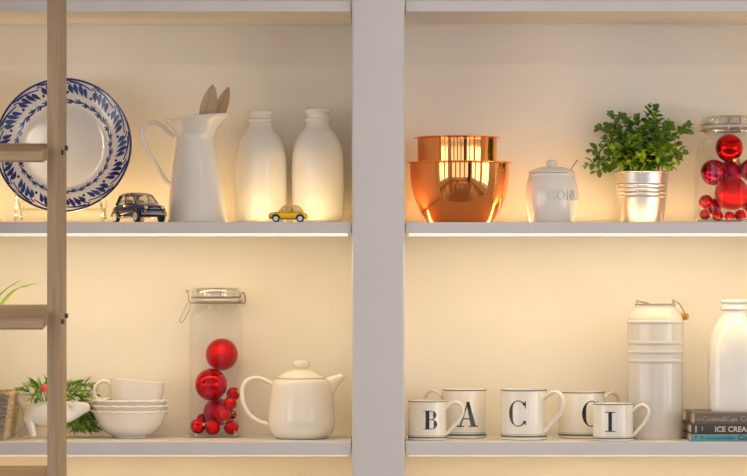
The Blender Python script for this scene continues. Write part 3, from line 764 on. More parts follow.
def make_bucket_plant():
    rnd = random.Random(11)
    fr = Frame(641.2, 0.190, Z_UP); u = fr.u
    b = thing('metal_bucket', 'small ribbed aluminium bucket holding the leafy green plant', 'bucket', fr.loc)
    outer = fr.prof([(20, None), (22.2, 223.5), (22.6, 221), (24.6, 200), (24.8, 197.8), (25.5, 197), (25.0, 196), (25.2, 193.8), (25.9, 193), (25.4, 192), (25.6, 189.8), (26.2, 189), (25.8, 188), (26.0, 185.8), (26.6, 185), (26.1, 184), (27.2, 173.5)])
    inner = [(r-0.0012, z) for r, z in outer[::-1] if z > fr.z(180)] + [(25*u, fr.z(177)), (0.001, fr.z(177))]
    obj('body', lathe(outer+inner, 64, cap0=True, cap1=True), 'alu', b, angle=25)
    rim = [((27.4+0.9*math.cos(a))*u, fr.z(172.4)+0.9*u*math.sin(a)) for a in [2*PI*i/10 for i in range(11)]]
    obj('rolled_rim', lathe(rim, 64, cap0=False), 'alu', b)
    obj('seam', box(-0.0009, 0.0009, -0.0006, 0.0006, 0, fr.z(174)), 'alu', b, loc=(-0.009, -0.0415, 0.0), rot=(math.radians(5.6), 0, 0))
    p = thing('potted_plant', 'bushy green plant with small rounded leaves growing in metal bucket', 'plant', (fr.loc[0], fr.Y, Z_UP+fr.z(177)+0.0005))
    fz = lambda y: fr.z(y)-fr.z(177)-0.0005
    obj('soil', lathe([(0.0005, 0.002), (24*u, 0.002), (24*u, 0.0), (0.0005, 0.0)], 32, cap0=False), 'soil', p)
    meshes = [leaf_mesh(9.6*u, 3.6*u, 0.3), leaf_mesh(8.2*u, 3.5*u, 0.1), leaf_mesh(10.2*u, 3.3*u, 0.5)]
    tips = [(592, 151), (588, 165), (601, 128), (611, 116), (621, 117), (628, 122), (636, 120), (650, 108), (657, 109), (661, 121), (668, 127), (688, 128), (683, 134), (678, 145), (684, 152), (676, 160), (600, 158), (597, 171), (606, 140), (618, 134), (645, 128), (653, 118), (640, 135), (664, 138), (672, 151), (610, 152), (670, 168), (606, 167)]
    sprigs = [(x, y, rnd.uniform(-18, 22)) for x, y in tips]
    for i in range(20):
        a = rnd.uniform(-1, 1); sprigs.append((640+a*30, 160-rnd.uniform(0, 24)*(1-abs(a)*0.5), -rnd.uniform(18, 40)))
    for i in range(10):
        a = rnd.uniform(-1, 1); sprigs.append((640+a*38, 150-rnd.uniform(0, 25), rnd.uniform(15, 36)))
    for i in range(11): sprigs.append((614+i*5.2+rnd.uniform(-2, 2), 166+rnd.uniform(-3, 3), -rnd.uniform(24, 36)*(1-abs(i-5)*0.1)))
    leafs = []
    for (tx, ty, td) in sprigs:
        tip = Vector(((tx-fr.xc)*u, td*u, fz(ty)))
        base = Vector((tip.x*0.25+rnd.uniform(-6, 6)*u, tip.y*0.25, 0.001))
        mid = base*0.45+tip*0.55 + Vector((-tip.x*0.12, -tip.y*0.12, 0.014 if ty < 150 else 0.022))
        path = smooth_prof([base, mid, tip], 8)
        obj('stem', tube(path[::2], [0.0010, 0.0009, 0.0008, 0.0007, 0.0006, 0.0006, 0.0005, 0.0005, 0.0005][:len(path[::2])], 5), 'stem', p)
        n = len(path)
        for k in range(4, n, 2):
            c = path[k]; d = (path[min(k+1, n-1)]-path[k-1]).normalized()
            ax = d.cross(Vector((rnd.uniform(-1, 1), rnd.uniform(-1, 1), rnd.uniform(-1, 1)))).normalized()
            for sg in (-1, 1):
                dd = (d*0.55 + ax*sg*0.9 + Vector((0, -0.15, 0.15))).normalized()
                leafs.append((c, dd, rnd.uniform(-.6, .6), rnd.uniform(.75, 1.1)*(0.8 if k > n-3 else 1.0), rnd.randrange(3)))
        leafs.append((tip, (path[-1]-path[-3]).normalized(), rnd.uniform(-1, 1), 0.8, 1))
    place_leaves(p, meshes, leafs, 300)
make_bucket_plant()

# ------------------------------------------------------------------ Christmas baubles and jars
def make_bauble(center, r, m, label, capdir=(0, 0, 1), group=None, cap=True):
    t = thing('bauble', label, 'bauble', center, (0, 0, 0), group)
    t.rotation_mode = 'QUATERNION'; t.rotation_quaternion = Vector(capdir).normalized().to_track_quat('Z', 'Y')
    obj('ball', sphere(r, u=32, v=20), m, t)
    if cap:
        c = obj('cap', lathe([(r*.26, r*.94), (r*.26, r*1.14), (r*.20, r*1.18), (0.0003, r*1.18)], 16, cap0=False), 'gold', t, angle=30)
        obj('loop', tube([(r*.14*math.cos(a), 0, r*1.26+r*.14*math.sin(a)) for a in [2*PI*i/12 for i in range(12)]], r*.03, 5, closed=True), 'gold', c)
    return t

def make_tall_jar():
    fr = Frame(216.2, 0.190, Z_LO); u = fr.u
    t = thing('clip_top_jar', 'tall square glass clip-top jar of red baubles beside the teapot', 'jar', fr.loc)
    zsh = fr.z(318)
    def fn(v, th, i):
        f = max(0.0, min(1.0, (zsh-v.z)/(16*u)+1.0)); f = f*f*(3-2*f); nn = 5.0
        c, s = math.cos(th), math.sin(th); r = math.hypot(v.x, v.y)
        q = 1+((abs(c)**nn+abs(s)**nn)**(-1/nn)-1)*f
        return Vector((r*q*c, r*q*s, v.z))
    prof = smooth_prof(fr.prof([(22, 438.0), (25.2, 436.5), (26.4, 431), (26.6, 400), (26.4, 345), (26.0, 325), (25.2, 316), (23.6, 309), (22.3, 305), (22.2, 301.5)]), 3)
    prof = [(p.x, max(0.0, p.y)) for p in prof]; prof[0] = (prof[0][0], 0.0)
    obj('glass_body', lathe(prof, 72, fn=fn, cap0=True), 'glass', t, angle=70)
    obj('glass_base', lathe([(24.5*u, 0.0012), (25.6*u, 0.004), (25.4*u, 0.0075), (0.001, 0.006)], 72, fn=fn, cap0=True), 'lidglass', t, angle=40)
    obj('gasket', lathe(fr.prof([(20, 300.9), (23.2, 300.7), (23.4, 299.6), (23.2, 298.4), (20, 298.2)]), 48, cap0=False), 'gasket', t)
    obj('neck_ring', lathe(fr.prof([(21.8, 304.2), (23.6, 303.6), (24.0, 302.4), (23.4, 301.2), (21, 301)]), 48, cap0=False), 'lidglass', t)
    lid = obj('glass_lid', lathe(smooth_prof(fr.prof([(20, 298.1), (23.8, 297.9), (24.4, 296.0), (24.2, 291.5), (23.2, 288.8), (21, 287.8), (12, 288.6), (0.1, 289.0)]), 3), 64, cap0=False), 'lidglass', t, angle=60)
    for nm, yy, rr in (('lid_wire', 297.2, 24.8), ('neck_wire', 303.0, 24.4)):
        obj(nm, tube([(rr*u*math.cos(a), rr*u*math.sin(a), fr.z(yy)) for a in [2*PI*i/48 for i in range(48)]], 0.0012, 6, closed=True), 'steel', t)
    # clasp hanging open on one side, hinge on the other
    cl = [fr.p(191.5, 303, -0.006), fr.p(189, 300, -0.008), fr.p(188.5, 294, -0.008), fr.p(186.2, 290.8, -0.004), fr.p(189, 291.5, 0.0)]
    obj('clasp_arm', tube(smooth_prof(cl, 4), 0.0011, 6), 'steel', t)
    lp = [fr.p(190.5, 303, -0.008), fr.p(190.0, 309.5, -0.010), fr.p(184.0, 320.5, -0.012), fr.p(181.4, 322.6, -0.012), fr.p(180.2, 319.5, -0.012), fr.p(185.2, 308.6, -0.010), fr.p(188.8, 302.0, -0.008)]
    obj('clasp_loop', tube(smooth_prof(lp, 4), 0.0008, 6), 'steel', t)
    hg = [fr.p(240.2, 297, -0.008), fr.p(242.5, 292.2, -0.008), fr.p(244.8, 295, -0.006), fr.p(245.2, 301.5, -0.004), fr.p(243.2, 303.5, 0.0), fr.p(240.0, 302, 0.002), fr.p(239.2, 298, 0.004)]
    obj('hinge_wire', tube(smooth_prof(hg, 4), 0.0012, 6), 'steel', t)
    obj('hinge_coil', tube([(fr.x(241.5)+0.0022*math.cos(a), -0.006+a*0.0005, fr.z(301)+0.0022*math.sin(a)) for a in [i*0.6 for i in range(40)]], 0.0007, 5), 'steel', t)
    g = 'red baubles in the tall jar'
    bl = [(221.4, 354.6, 16.2, 0.014, 'redglit', 'large glittery red bauble at the top of the tall jar pile', (0.3, 1, .3)),
          (211.4, 384.4, 16.2, -0.010, 'redgloss', 'large shiny red bauble under the glittery one in tall jar', (-0.4, 1, 0.5)),
          (217.0, 412.5, 14.2, 0.018, 'wineglit', 'wine red glitter bauble low in the middle of tall jar', (0.1, 1, 0.3)),
          (233.3, 393.8, 6.8, -0.006, 'redmatte', 'small satin red bauble with gold cap, topmost of small ones in tall jar', (0.6, -0.55, 0.25)),
          (230.8, 402.8, 6.6, -0.022, 'redgloss', 'small shiny red bauble in front of the small satin one in tall jar', (-0.3, 0.6, .7)),
          (224.0, 414.0, 7.8, -0.032, 'redglit', 'small glittery red bauble in the middle of tall jar with cap pointing down', (0.25, -0.45, -1)),
          (232.6, 414.2, 4.6, -0.016, 'redmatte', 'tiny satin red bauble at the side of tall jar, gold cap showing', (0.1, -1, 0.4)),
          (198.8, 425.6, 7.6, -0.028, 'redgloss', 'small shiny red bauble in the corner of tall jar with gold cap outward', (1, -0.7, 0.3)),
          (213.8, 426.8, 7.6, -0.034, 'redglit', 'small glittery red bauble on the floor of tall jar beneath wine one', (-0.3, 0.8, 0.2)),
          (232.0, 426.6, 7.4, -0.028, 'redglit', 'small glittery red bauble on tall jar floor on the teapot side', (0.5, -0.6, -0.75)),
          (201.5, 419.5, 5.6, 0.022, 'winegloss', 'small wine red bauble at the back corner of tall jar', (0, 1, 0.2))]
    for x, y, r, dy, m, lab, cd in bl:
        make_bauble(Vector(fr.loc)+fr.p(x, y, dy), r*u, m, lab, cd, g)
make_tall_jar()

def make_round_jar():
    fr = Frame(731.0, 0.178, Z_UP); u = fr.u
    t = thing('clip_top_jar', 'wide round glass clip-top jar of red baubles beside metal bucket', 'jar', fr.loc)
    prof = smooth_prof(fr.prof([(30, 223.9), (34.5, 222), (36.4, 216), (36.6, 200), (36.5, 172), (35.8, 158), (33.6, 147), (30.6, 139), (28.8, 134), (28.6, 131)]), 3)
    prof = [(p.x, max(0.0, p.y)) for p in prof]; prof[0] = (prof[0][0], 0.0)
    obj('glass_body', lathe(prof, 72, cap0=True), 'glass', t, angle=70)
    obj('glass_base', lathe([(33.5*u, 0.0012), (35.3*u, 0.005), (35*u, 0.008), (0.001, 0.0062)], 64, cap0=True), 'lidglass', t, angle=40)
    obj('gasket', lathe(fr.prof([(26, 128.6), (29.3, 128.5), (29.5, 127.3), (29.3, 126.2), (26, 126.0)]), 48, cap0=False), 'gasket', t)
    obj('neck_ring', lathe(fr.prof([(28.2, 133.6), (30.4, 133), (30.8, 131), (30.2, 129), (27, 128.8)]), 48, cap0=False), 'lidglass', t)
    obj('glass_lid', lathe(smooth_prof(fr.prof([(26, 125.9), (29.4, 125.8), (29.8, 124), (29.4, 120), (28.6, 118), (26.5, 116.8), (14, 117.6), (0.1, 118.0)]), 3), 64, cap0=False), 'lidglass', t, angle=60)
    for nm, yy, rr in (('lid_wire', 125.2, 30.4), ('neck_wire', 131.0, 31.3)):
        obj(nm, tube([(rr*u*math.cos(a), rr*u*math.sin(a), fr.z(yy)) for a in [2*PI*i/48 for i in range(48)]], 0.0011, 6, closed=True), 'steel', t)
    cl = [fr.p(725.5, 119, -0.057), fr.p(725.2, 125, -0.061), fr.p(725.5, 132, -0.061), fr.p(731, 133.5, -0.062), fr.p(736.5, 132, -0.061), fr.p(736.8, 125, -0.061), fr.p(736.5, 119, -0.057)]
    obj('clasp_wire', tube(smooth_prof(cl, 4), 0.0011, 6), 'steel', t)
    g = 'red baubles in the round jar'
    bl = [(729.0, 148.0, 14.0, -0.004, 'redgloss', 'large shiny red bauble at the top of the round jar', (0.5, -0.3, -1)),
          (714.0, 172.5, 13.2, 0.004, 'winegloss', 'large shiny wine bauble under the top one in round jar', (-0.5, 1, 0.3)),
          (733.5, 170.0, 12.0, 0.030, 'wineglit', 'dark wine glitter bauble at the back of round jar', (0.2, 1, 0.3)),
          (731.0, 193.5, 17.0, -0.012, 'redglit', 'largest glittery red bauble in the middle of round jar', (0.4, 1, 0.1)),
          (705.6, 202.0, 7.2, -0.006, 'redgloss', 'small shiny red bauble against the glass side of round jar', (-0.4, 1, 0.5)),
          (704.4, 214.6, 5.6, -0.012, 'redmatte', 'small satin red bauble at the bottom edge of round jar', (-0.2, 1, 0.2)),
          (714.5, 206.5, 8.2, 0.012, 'winegloss', 'small wine red bauble behind the lowest ones in round jar', (0.2, 1, 0.3)),
          (716.0, 216.2, 5.6, -0.030, 'redgloss', 'small shiny red bauble on the floor of round jar near the front', (0.2, 1, 0.2)),
          (738.5, 216.0, 6.0, -0.030, 'redmatte', 'small satin red bauble on round jar floor below the largest one', (0.2, 1, 0.2)),
          (727.0, 217.0, 5.0, -0.042, 'wineglit', 'tiny wine glitter bauble on round jar floor', (0.2, 1, 0.2)),
          (750.0, 205.0, 8.0, 0.004, 'redgloss', 'small shiny red bauble on the far side of round jar', (0.2, 1, 0.2)),
          (752.0, 170.0, 12.0, 0.0, 'redmatte', 'large satin red bauble on the far side of round jar', (0.2, 1, 0.2))]
    for x, y, r, dy, m, lab, cd in bl:
        make_bauble(Vector(fr.loc)+fr.p(x, y, dy), r*u, m, lab, cd, g)
make_round_jar()

# ------------------------------------------------------------------ teapot
def make_teapot():
    fr = Frame(301.5, 0.125, Z_LO); u = fr.u
    t = thing('teapot', 'squat white ceramic teapot with domed lid and loop handle', 'teapot', fr.loc)
    outer = smooth_prof([(r, max(z, 0)) for r, z in fr.prof([(24.0, 438.2), (26.0, 437.6), (30.0, 434), (33.0, 428), (33.9, 421), (33.6, 412), (32.2, 400), (30.2, 388), (28.8, 382.5), (27.0, 379.6), (25.5, 378.8)])], 4)
    outer[0] = Vector((outer[0].x, 0))
    obj('body', lathe(outer + [Vector((23.5*u, fr.z(379))), Vector((23*u, fr.z(385))), Vector((0.001, fr.z(385)))], 72, cap0=True, cap1=True), 'ceramic2', t, angle=60)
    lid = obj('lid', lathe(smooth_prof(fr.prof([(23, 378.6), (24.0, 378.3), (24.2, 377.2), (21, 374.6), (15, 371.6), (9, 369.8), (5, 369.2)]), 4), 64, cap0=True, cap1=True), 'ceramic2', t, angle=50)
    obj('knob', lathe(smooth_prof(fr.prof([(4.6, 369.8), (5.0, 368.2), (7.4, 366.6), (8.3, 363.8), (7.6, 361.4), (5, 360.3), (0.1, 360.0)]), 4), 32), 'ceramic2', lid)
    # spout: broad wedge narrowing to a slanted lip
    SP = [((318, 380), (327, 402), 9.0), ((325.5, 377.8), (333.0, 395.5), 7.0), ((331.5, 375.8), (337.2, 388), 5.2), ((336.5, 374.4), (341.6, 381.8), 3.8), ((339.6, 373.6), (346.2, 377.0), 2.8)]
    SP = [tuple(smooth_prof([x[0] for x in SP], 3)), tuple(smooth_prof([x[1] for x in SP], 3)), [v.x for v in smooth_prof([(x[2], 0) for x in SP], 3)]]
    bm = bmesh.new(); prev = None; first = None
    for tp, bt, w in zip(*SP):
        A, B = fr.p(tp.x, tp.y), fr.p(bt.x, bt.y); c = (A+B)/2; hv = (A-B)/2
        ring = [bm.verts.new(c + hv*math.cos(2*PI*j/20) + Vector((0, w*u*math.sin(2*PI*j/20), 0))) for j in range(20)]
        if prev:
            for j in range(20): bm.faces.new((prev[j], prev[(j+1) % 20], ring[(j+1) % 20], ring[j]))
        first = first or ring; prev = ring
    bm.faces.new(first); bm.faces.new(prev)
    obj('spout', bm, 'ceramic2', t, angle=50)
    h = [fr.p(272.5, 384), fr.p(268, 381.6), fr.p(260, 378.3), fr.p(251, 378.6), fr.p(244.5, 384), fr.p(241.8, 393), fr.p(243.5, 404), fr.p(249.5, 414.5), fr.p(258, 420.8), fr.p(265, 423.3), fr.p(270, 424.5)]
    obj('handle', tube(smooth_prof(h, 4), 0.0043, 12, flat=((0, 1, 0), 1.5)), 'ceramic2', t)
make_teapot()

# ------------------------------------------------------------------ scalloped bowls and the cup on top
def make_bowl_stack():
    Yc = 0.155
    fr = Frame(130.0, Yc, Z_LO); u = fr.u
    labs = ['white scalloped bowl at the bottom of the stack of three', 'white scalloped bowl in the middle of the stack of three', 'white scalloped bowl at the top of the stack, under the cup']
    base = [(r, z) for r, z in fr.prof([(15.5, 438.4), (16.8, 438.0), (17.6, 436.4), (23.5, 433.0), (29.6, 427.0), (34.0, 419.5), (36.8, 414.0), (38.2, 411.4)])]
    z0 = base[0][1]; base = [(r, z-z0) for r, z in base]
    outer = smooth_prof(base, 4)
    inner = [Vector((max(p.x-0.0018, 0.001), p.y+0.0016)) for p in outer[::-1] if p.y > 0.004] + [Vector((0.001, 0.0062))]
    ztop = outer[-1].y
    def fn(v, th, i):
        f = max(0.0, (v.z/ztop-0.72)/0.28); f = min(1.2, f)
        w = math.cos(18*th)
        return Vector((v.x*(1+0.006*f*w), v.y*(1+0.006*f*w), v.z + 0.0006*f*f*w))
    me = None
    for k in range(3):
        t = thing('scalloped_bowl', labs[k], 'bowl', (fr.loc[0], Yc, Z_LO + k*5.4*u), (0, 0, 0.14*k), 'stacked scalloped bowls')
        if me is None:
            o = obj('bowl_body', lathe(outer+inner, 132, fn=fn, cap0=True, cap1=True), 'ceramic2', t, angle=60); me = o.data
            rimv = [fn(Vector((outer[-1].x*math.cos(a), outer[-1].x*math.sin(a), ztop)), a, 0) for a in [2*PI*i/132 for i in range(132)]]
            ro = obj('rim_bead', tube(rimv, 0.0024, 8, closed=True), 'ceramic2', t); rm = ro.data
        else:
            obj('bowl_body', me, None, t); obj('rim_bead', rm, None, t)
    # cup
    fc = Frame(135.5, Yc, Z_LO); zb = fc.z(403.5)
    tl = math.radians(5.2)
    t = thing('teacup', 'wide white cup resting tilted on the stacked scalloped bowls', 'cup', (fc.loc[0], Yc, Z_LO+zb), (0, tl, 0))
    hp = 23.0*u
    prof = smooth_prof([(22.0*u, 0.0), (24.0*u, 0.7*u), (25.4*u, 3.0*u), (26.3*u, 9*u), (26.8*u, 16*u), (27.3*u, hp)], 4)
    inner = [Vector((p.x-0.0022, p.y)) for p in prof[::-1] if p.y > 0.006] + [Vector((22*u, 0.004)), Vector((0.001, 0.0036))]
    obj('body', lathe([tuple(p) for p in prof] + [tuple(p) for p in inner], 64, cap0=True, cap1=True), 'ceramic2', t, angle=60)
    h = [(-26.5*u, 0, 17.0*u), (-31*u, 0, 19.4*u), (-36*u, 0, 18.8*u), (-40.5*u, 0, 14.5*u), (-42.2*u, 0, 8.5*u), (-40*u, 0, 2.6*u), (-36*u, 0, 0.2*u), (-30*u, 0, 1.4*u), (-25*u, 0, 3.2*u)]
    obj('handle', tube(smooth_prof(h, 4), 0.0036, 12, flat=((0, 1, 0), 1.5)), 'ceramic2', t)
make_bowl_stack()

# ------------------------------------------------------------------ cow planter with greenery
def make_cow():
    rnd = random.Random(5)
    Yc = 0.125
    fr = Frame(48.0, Yc, Z_LO); u = fr.u
    t = thing('cow_planter', 'white ceramic cow figurine planter with curled tail, filled with greenery', 'planter', fr.loc)
    V, E, Rr = [], [], []
    def chain(pts, start=None):
        prev = start
        for (x, dy, y, r) in pts:
            V.append(fr.p(x, y, dy)); Rr.append(r*u*1.32); i = len(V)-1
            if prev is not None: E.append((prev, i))
            prev = i
        return prev
    # trunk (root at the pelvis) along the spine
    chain([(30, 0, 412.5, 9.6)]); pel = 0
    b1 = chain([(39, 0, 413.5, 10.8)], pel); b2 = chain([(49, 0, 414.5, 11.2)], b1); ch_ = chain([(59, 0, 413.5, 10.8)], b2)
    nk = chain([(67.5, 0, 412.0, 9.4)], ch_)
    hd = chain([(75.5, -0.001, 409.2, 7.4)], nk)
    sn = chain([(84.0, -0.002, 407.6, 4.6), (91.0, -0.003, 406.6, 3.6)], hd)
    for sg in (-1, 1):
        chain([(29.5, sg*0.014, 420, 5.2), (27.0 if sg > 0 else 32.0, sg*0.016, 427.5, 3.5), (20.0 if sg > 0 else 34.0, sg*0.016, 433, 2.8), (18.5 if sg > 0 else 35.0, sg*0.016, 437.0, 2.9)], pel)
        chain([(59.5, sg*0.014, 421, 5.0), (59.5+sg*1.5, sg*0.016, 428.5, 3.3), (59.0+sg*2, sg*0.016, 433.5, 2.7), (58.8+sg*2, sg*0.016, 437.0, 2.9)], ch_)
        chain([(73, sg*0.010, 404.6, 2.4), (71.2, sg*0.020, 403.6, 1.7)], hd)            # ears
    tl_ = chain([(24.5, 0, 406.5, 3.0), (20.8, 0, 403.0, 1.9), (18.6, 0, 398.5, 1.7), (19.2, 0, 394.6, 1.6), (22.4, 0, 392.8, 1.7), (26.5, 0, 393.4, 2.0), (30, 0, 395.2, 1.5)], pel)
    me = bpy.data.meshes.new('cow'); me.from_pydata(V, E, [])
    o = bpy.data.objects.new('cow', me); C.objects.link(o)
    sk = o.modifiers.new('skin', 'SKIN'); sk.use_smooth_shade = True
    for i, sv in enumerate(me.skin_vertices[0].data):
        sv.radius = (Rr[i], Rr[i]); sv.use_root = (i == 0)
    ss = o.modifiers.new('sub', 'SUBSURF'); ss.levels = 2; ss.render_levels = 2
    dg = bpy.context.evaluated_depsgraph_get(); me2 = bpy.data.meshes.new_from_object(o.evaluated_get(dg))
    bpy.data.objects.remove(o)
    for p in me2.polygons: p.use_smooth = True
    zmin = min(v.co.z for v in me2.vertices)
    for v in me2.vertices:
        if v.co.z < 0.006: v.co.z = max(v.co.z, 0.0)
    me2.materials.clear()
    obj('cow_body', me2, 'ceramic', t)
    for sg in (-1, 1):
        obj('horn', tube([fr.p(75.5, 404, sg*0.006), fr.p(76.5, 400.8, sg*0.010), fr.p(78.5, 399.2, sg*0.011)], [0.0020, 0.0015, 0.0006], 8), 'ceramic', t)
        obj('eye', sphere(0.0011, fr.p(79.0, 406.2, sg*0.0096-0.001)), 'dark', t)
    obj('opening_rim', tube([(0.0+0.026*math.cos(a), 0.012*math.sin(a), fr.z(404.2)) for a in [2*PI*i/32 for i in range(32)]], 0.0022, 8, closed=True), 'ceramic', t)
    # greenery
    p = thing('leafy_greenery', 'green narrow-leaved sprigs with a pink bloom spilling from the cow planter', 'plant', (fr.loc[0], Yc, Z_LO+fr.z(404.6)))
    lz = lambda px, py, dy: Vector((fr.x(px), dy, fr.z(py)-fr.z(404.6)))
    meshes = [leaf_mesh(13*u, 2.3*u, 0.3, m='leafB', tipped=True), leaf_mesh(10*u, 2.1*u, 0.6, m='leafB', tipped=True), leaf_mesh(15*u, 2.4*u, 0.15, m='leafB', tipped=True)]
    tips = [(22, 391, -.01), (30, 386, 0), (33, 383, .01), (38, 387, -.02), (44, 390, -.015), (40, 397, -.028), (34, 397, -.02), (46, 384, .0), (52, 383, 0), (60, 386, 0), (56, 395, -.02),
            (70, 385, .01), (77, 384, 0.0), (83, 386, .05), (88, 386, .055), (91, 396, .06), (84, 397, .05), (76, 396, .03), (68, 396, -.01), (89, 391, .06), (72, 391, .0), (81, 391, 0.004)]
    leafs = []
    for (x, y, dy) in tips:
        tip = lz(x, y, dy); base = lz(48+(x-48)*0.4, 404, dy*0.3)
        mid = (base+tip)/2+Vector((0, 0, 0.010))
        path = smooth_prof([base, mid, tip], 5)
        obj('stem', tube(path, 0.0007, 5), 'stem', p)
        for k in range(5, len(path), 2):
            d = (path[k]-path[k-1]).normalized()
            for sg in (-1, 1):
                ax = Vector((rnd.uniform(-.6, .6), rnd.uniform(-1, .6), rnd.uniform(-.2, 1))).normalized()
                dd = (d*0.9+ax*sg*0.6+Vector((0, -.1, .15))).normalized()
                leafs.append((path[k], dd, rnd.uniform(-1, 1), rnd.uniform(.6, .95), rnd.randrange(3)))
        leafs.append((tip, (path[-1]-path[-2]).normalized(), rnd.uniform(-1, 1), 0.8, 0))
    # trailing sprigs hanging behind the head to the shelf
    for i in range(16):
        x = 64+i*1.8; y = 413+rnd.uniform(0, 14); dy = 0.040+rnd.uniform(0, .04)
        tip = lz(x+rnd.uniform(-2, 4), min(434.0, y+10), dy)
        base = lz(58, 405, 0.008); mid = lz((58+x)/2+6, 405, dy*0.7)
        path = smooth_prof([base, mid, tip], 6)
        obj('stem', tube(path, 0.0007, 5), 'stem', p)
        for k in range(5, len(path)):
            d = (path[k]-path[k-1]).normalized()
            for sg in (-1, 1):
                dd = (d*0.5+Vector((rnd.uniform(-.4, 1.0)*1.0, rnd.uniform(-.5, .3), rnd.uniform(-.55, .35)))).normalized()
                pos = path[k]
                if pos.z + dd.z*13*u < -(fr.z(404.6)-0.004): dd.z = 0.1; dd.normalize()
                leafs.append((pos, dd, rnd.uniform(-1, 1), rnd.uniform(.7, 1.0), rnd.randrange(3)))
    place_leaves(p, meshes, leafs, 300)
    fl = lz(45.8, 387.5, -0.024)
    bm = bmesh.new()
    for i in range(7):
        a = 2*PI*i/7; sphere(0.0042, fl+Vector((0.0036*math.cos(a), -0.001, 0.0036*math.sin(a))), (1, .6, 1), 10, 8, bm)
    sphere(0.004, fl+Vector((0, -0.003, 0)), (1, .7, 1), 10, 8, bm)
    obj('bloom', bm, 'pink', p)
    obj('bloom_stem', tube([lz(48, 403, -0.006), lz(46, 395, -0.02), fl], 0.0007, 5), 'stem', p)
make_cow()

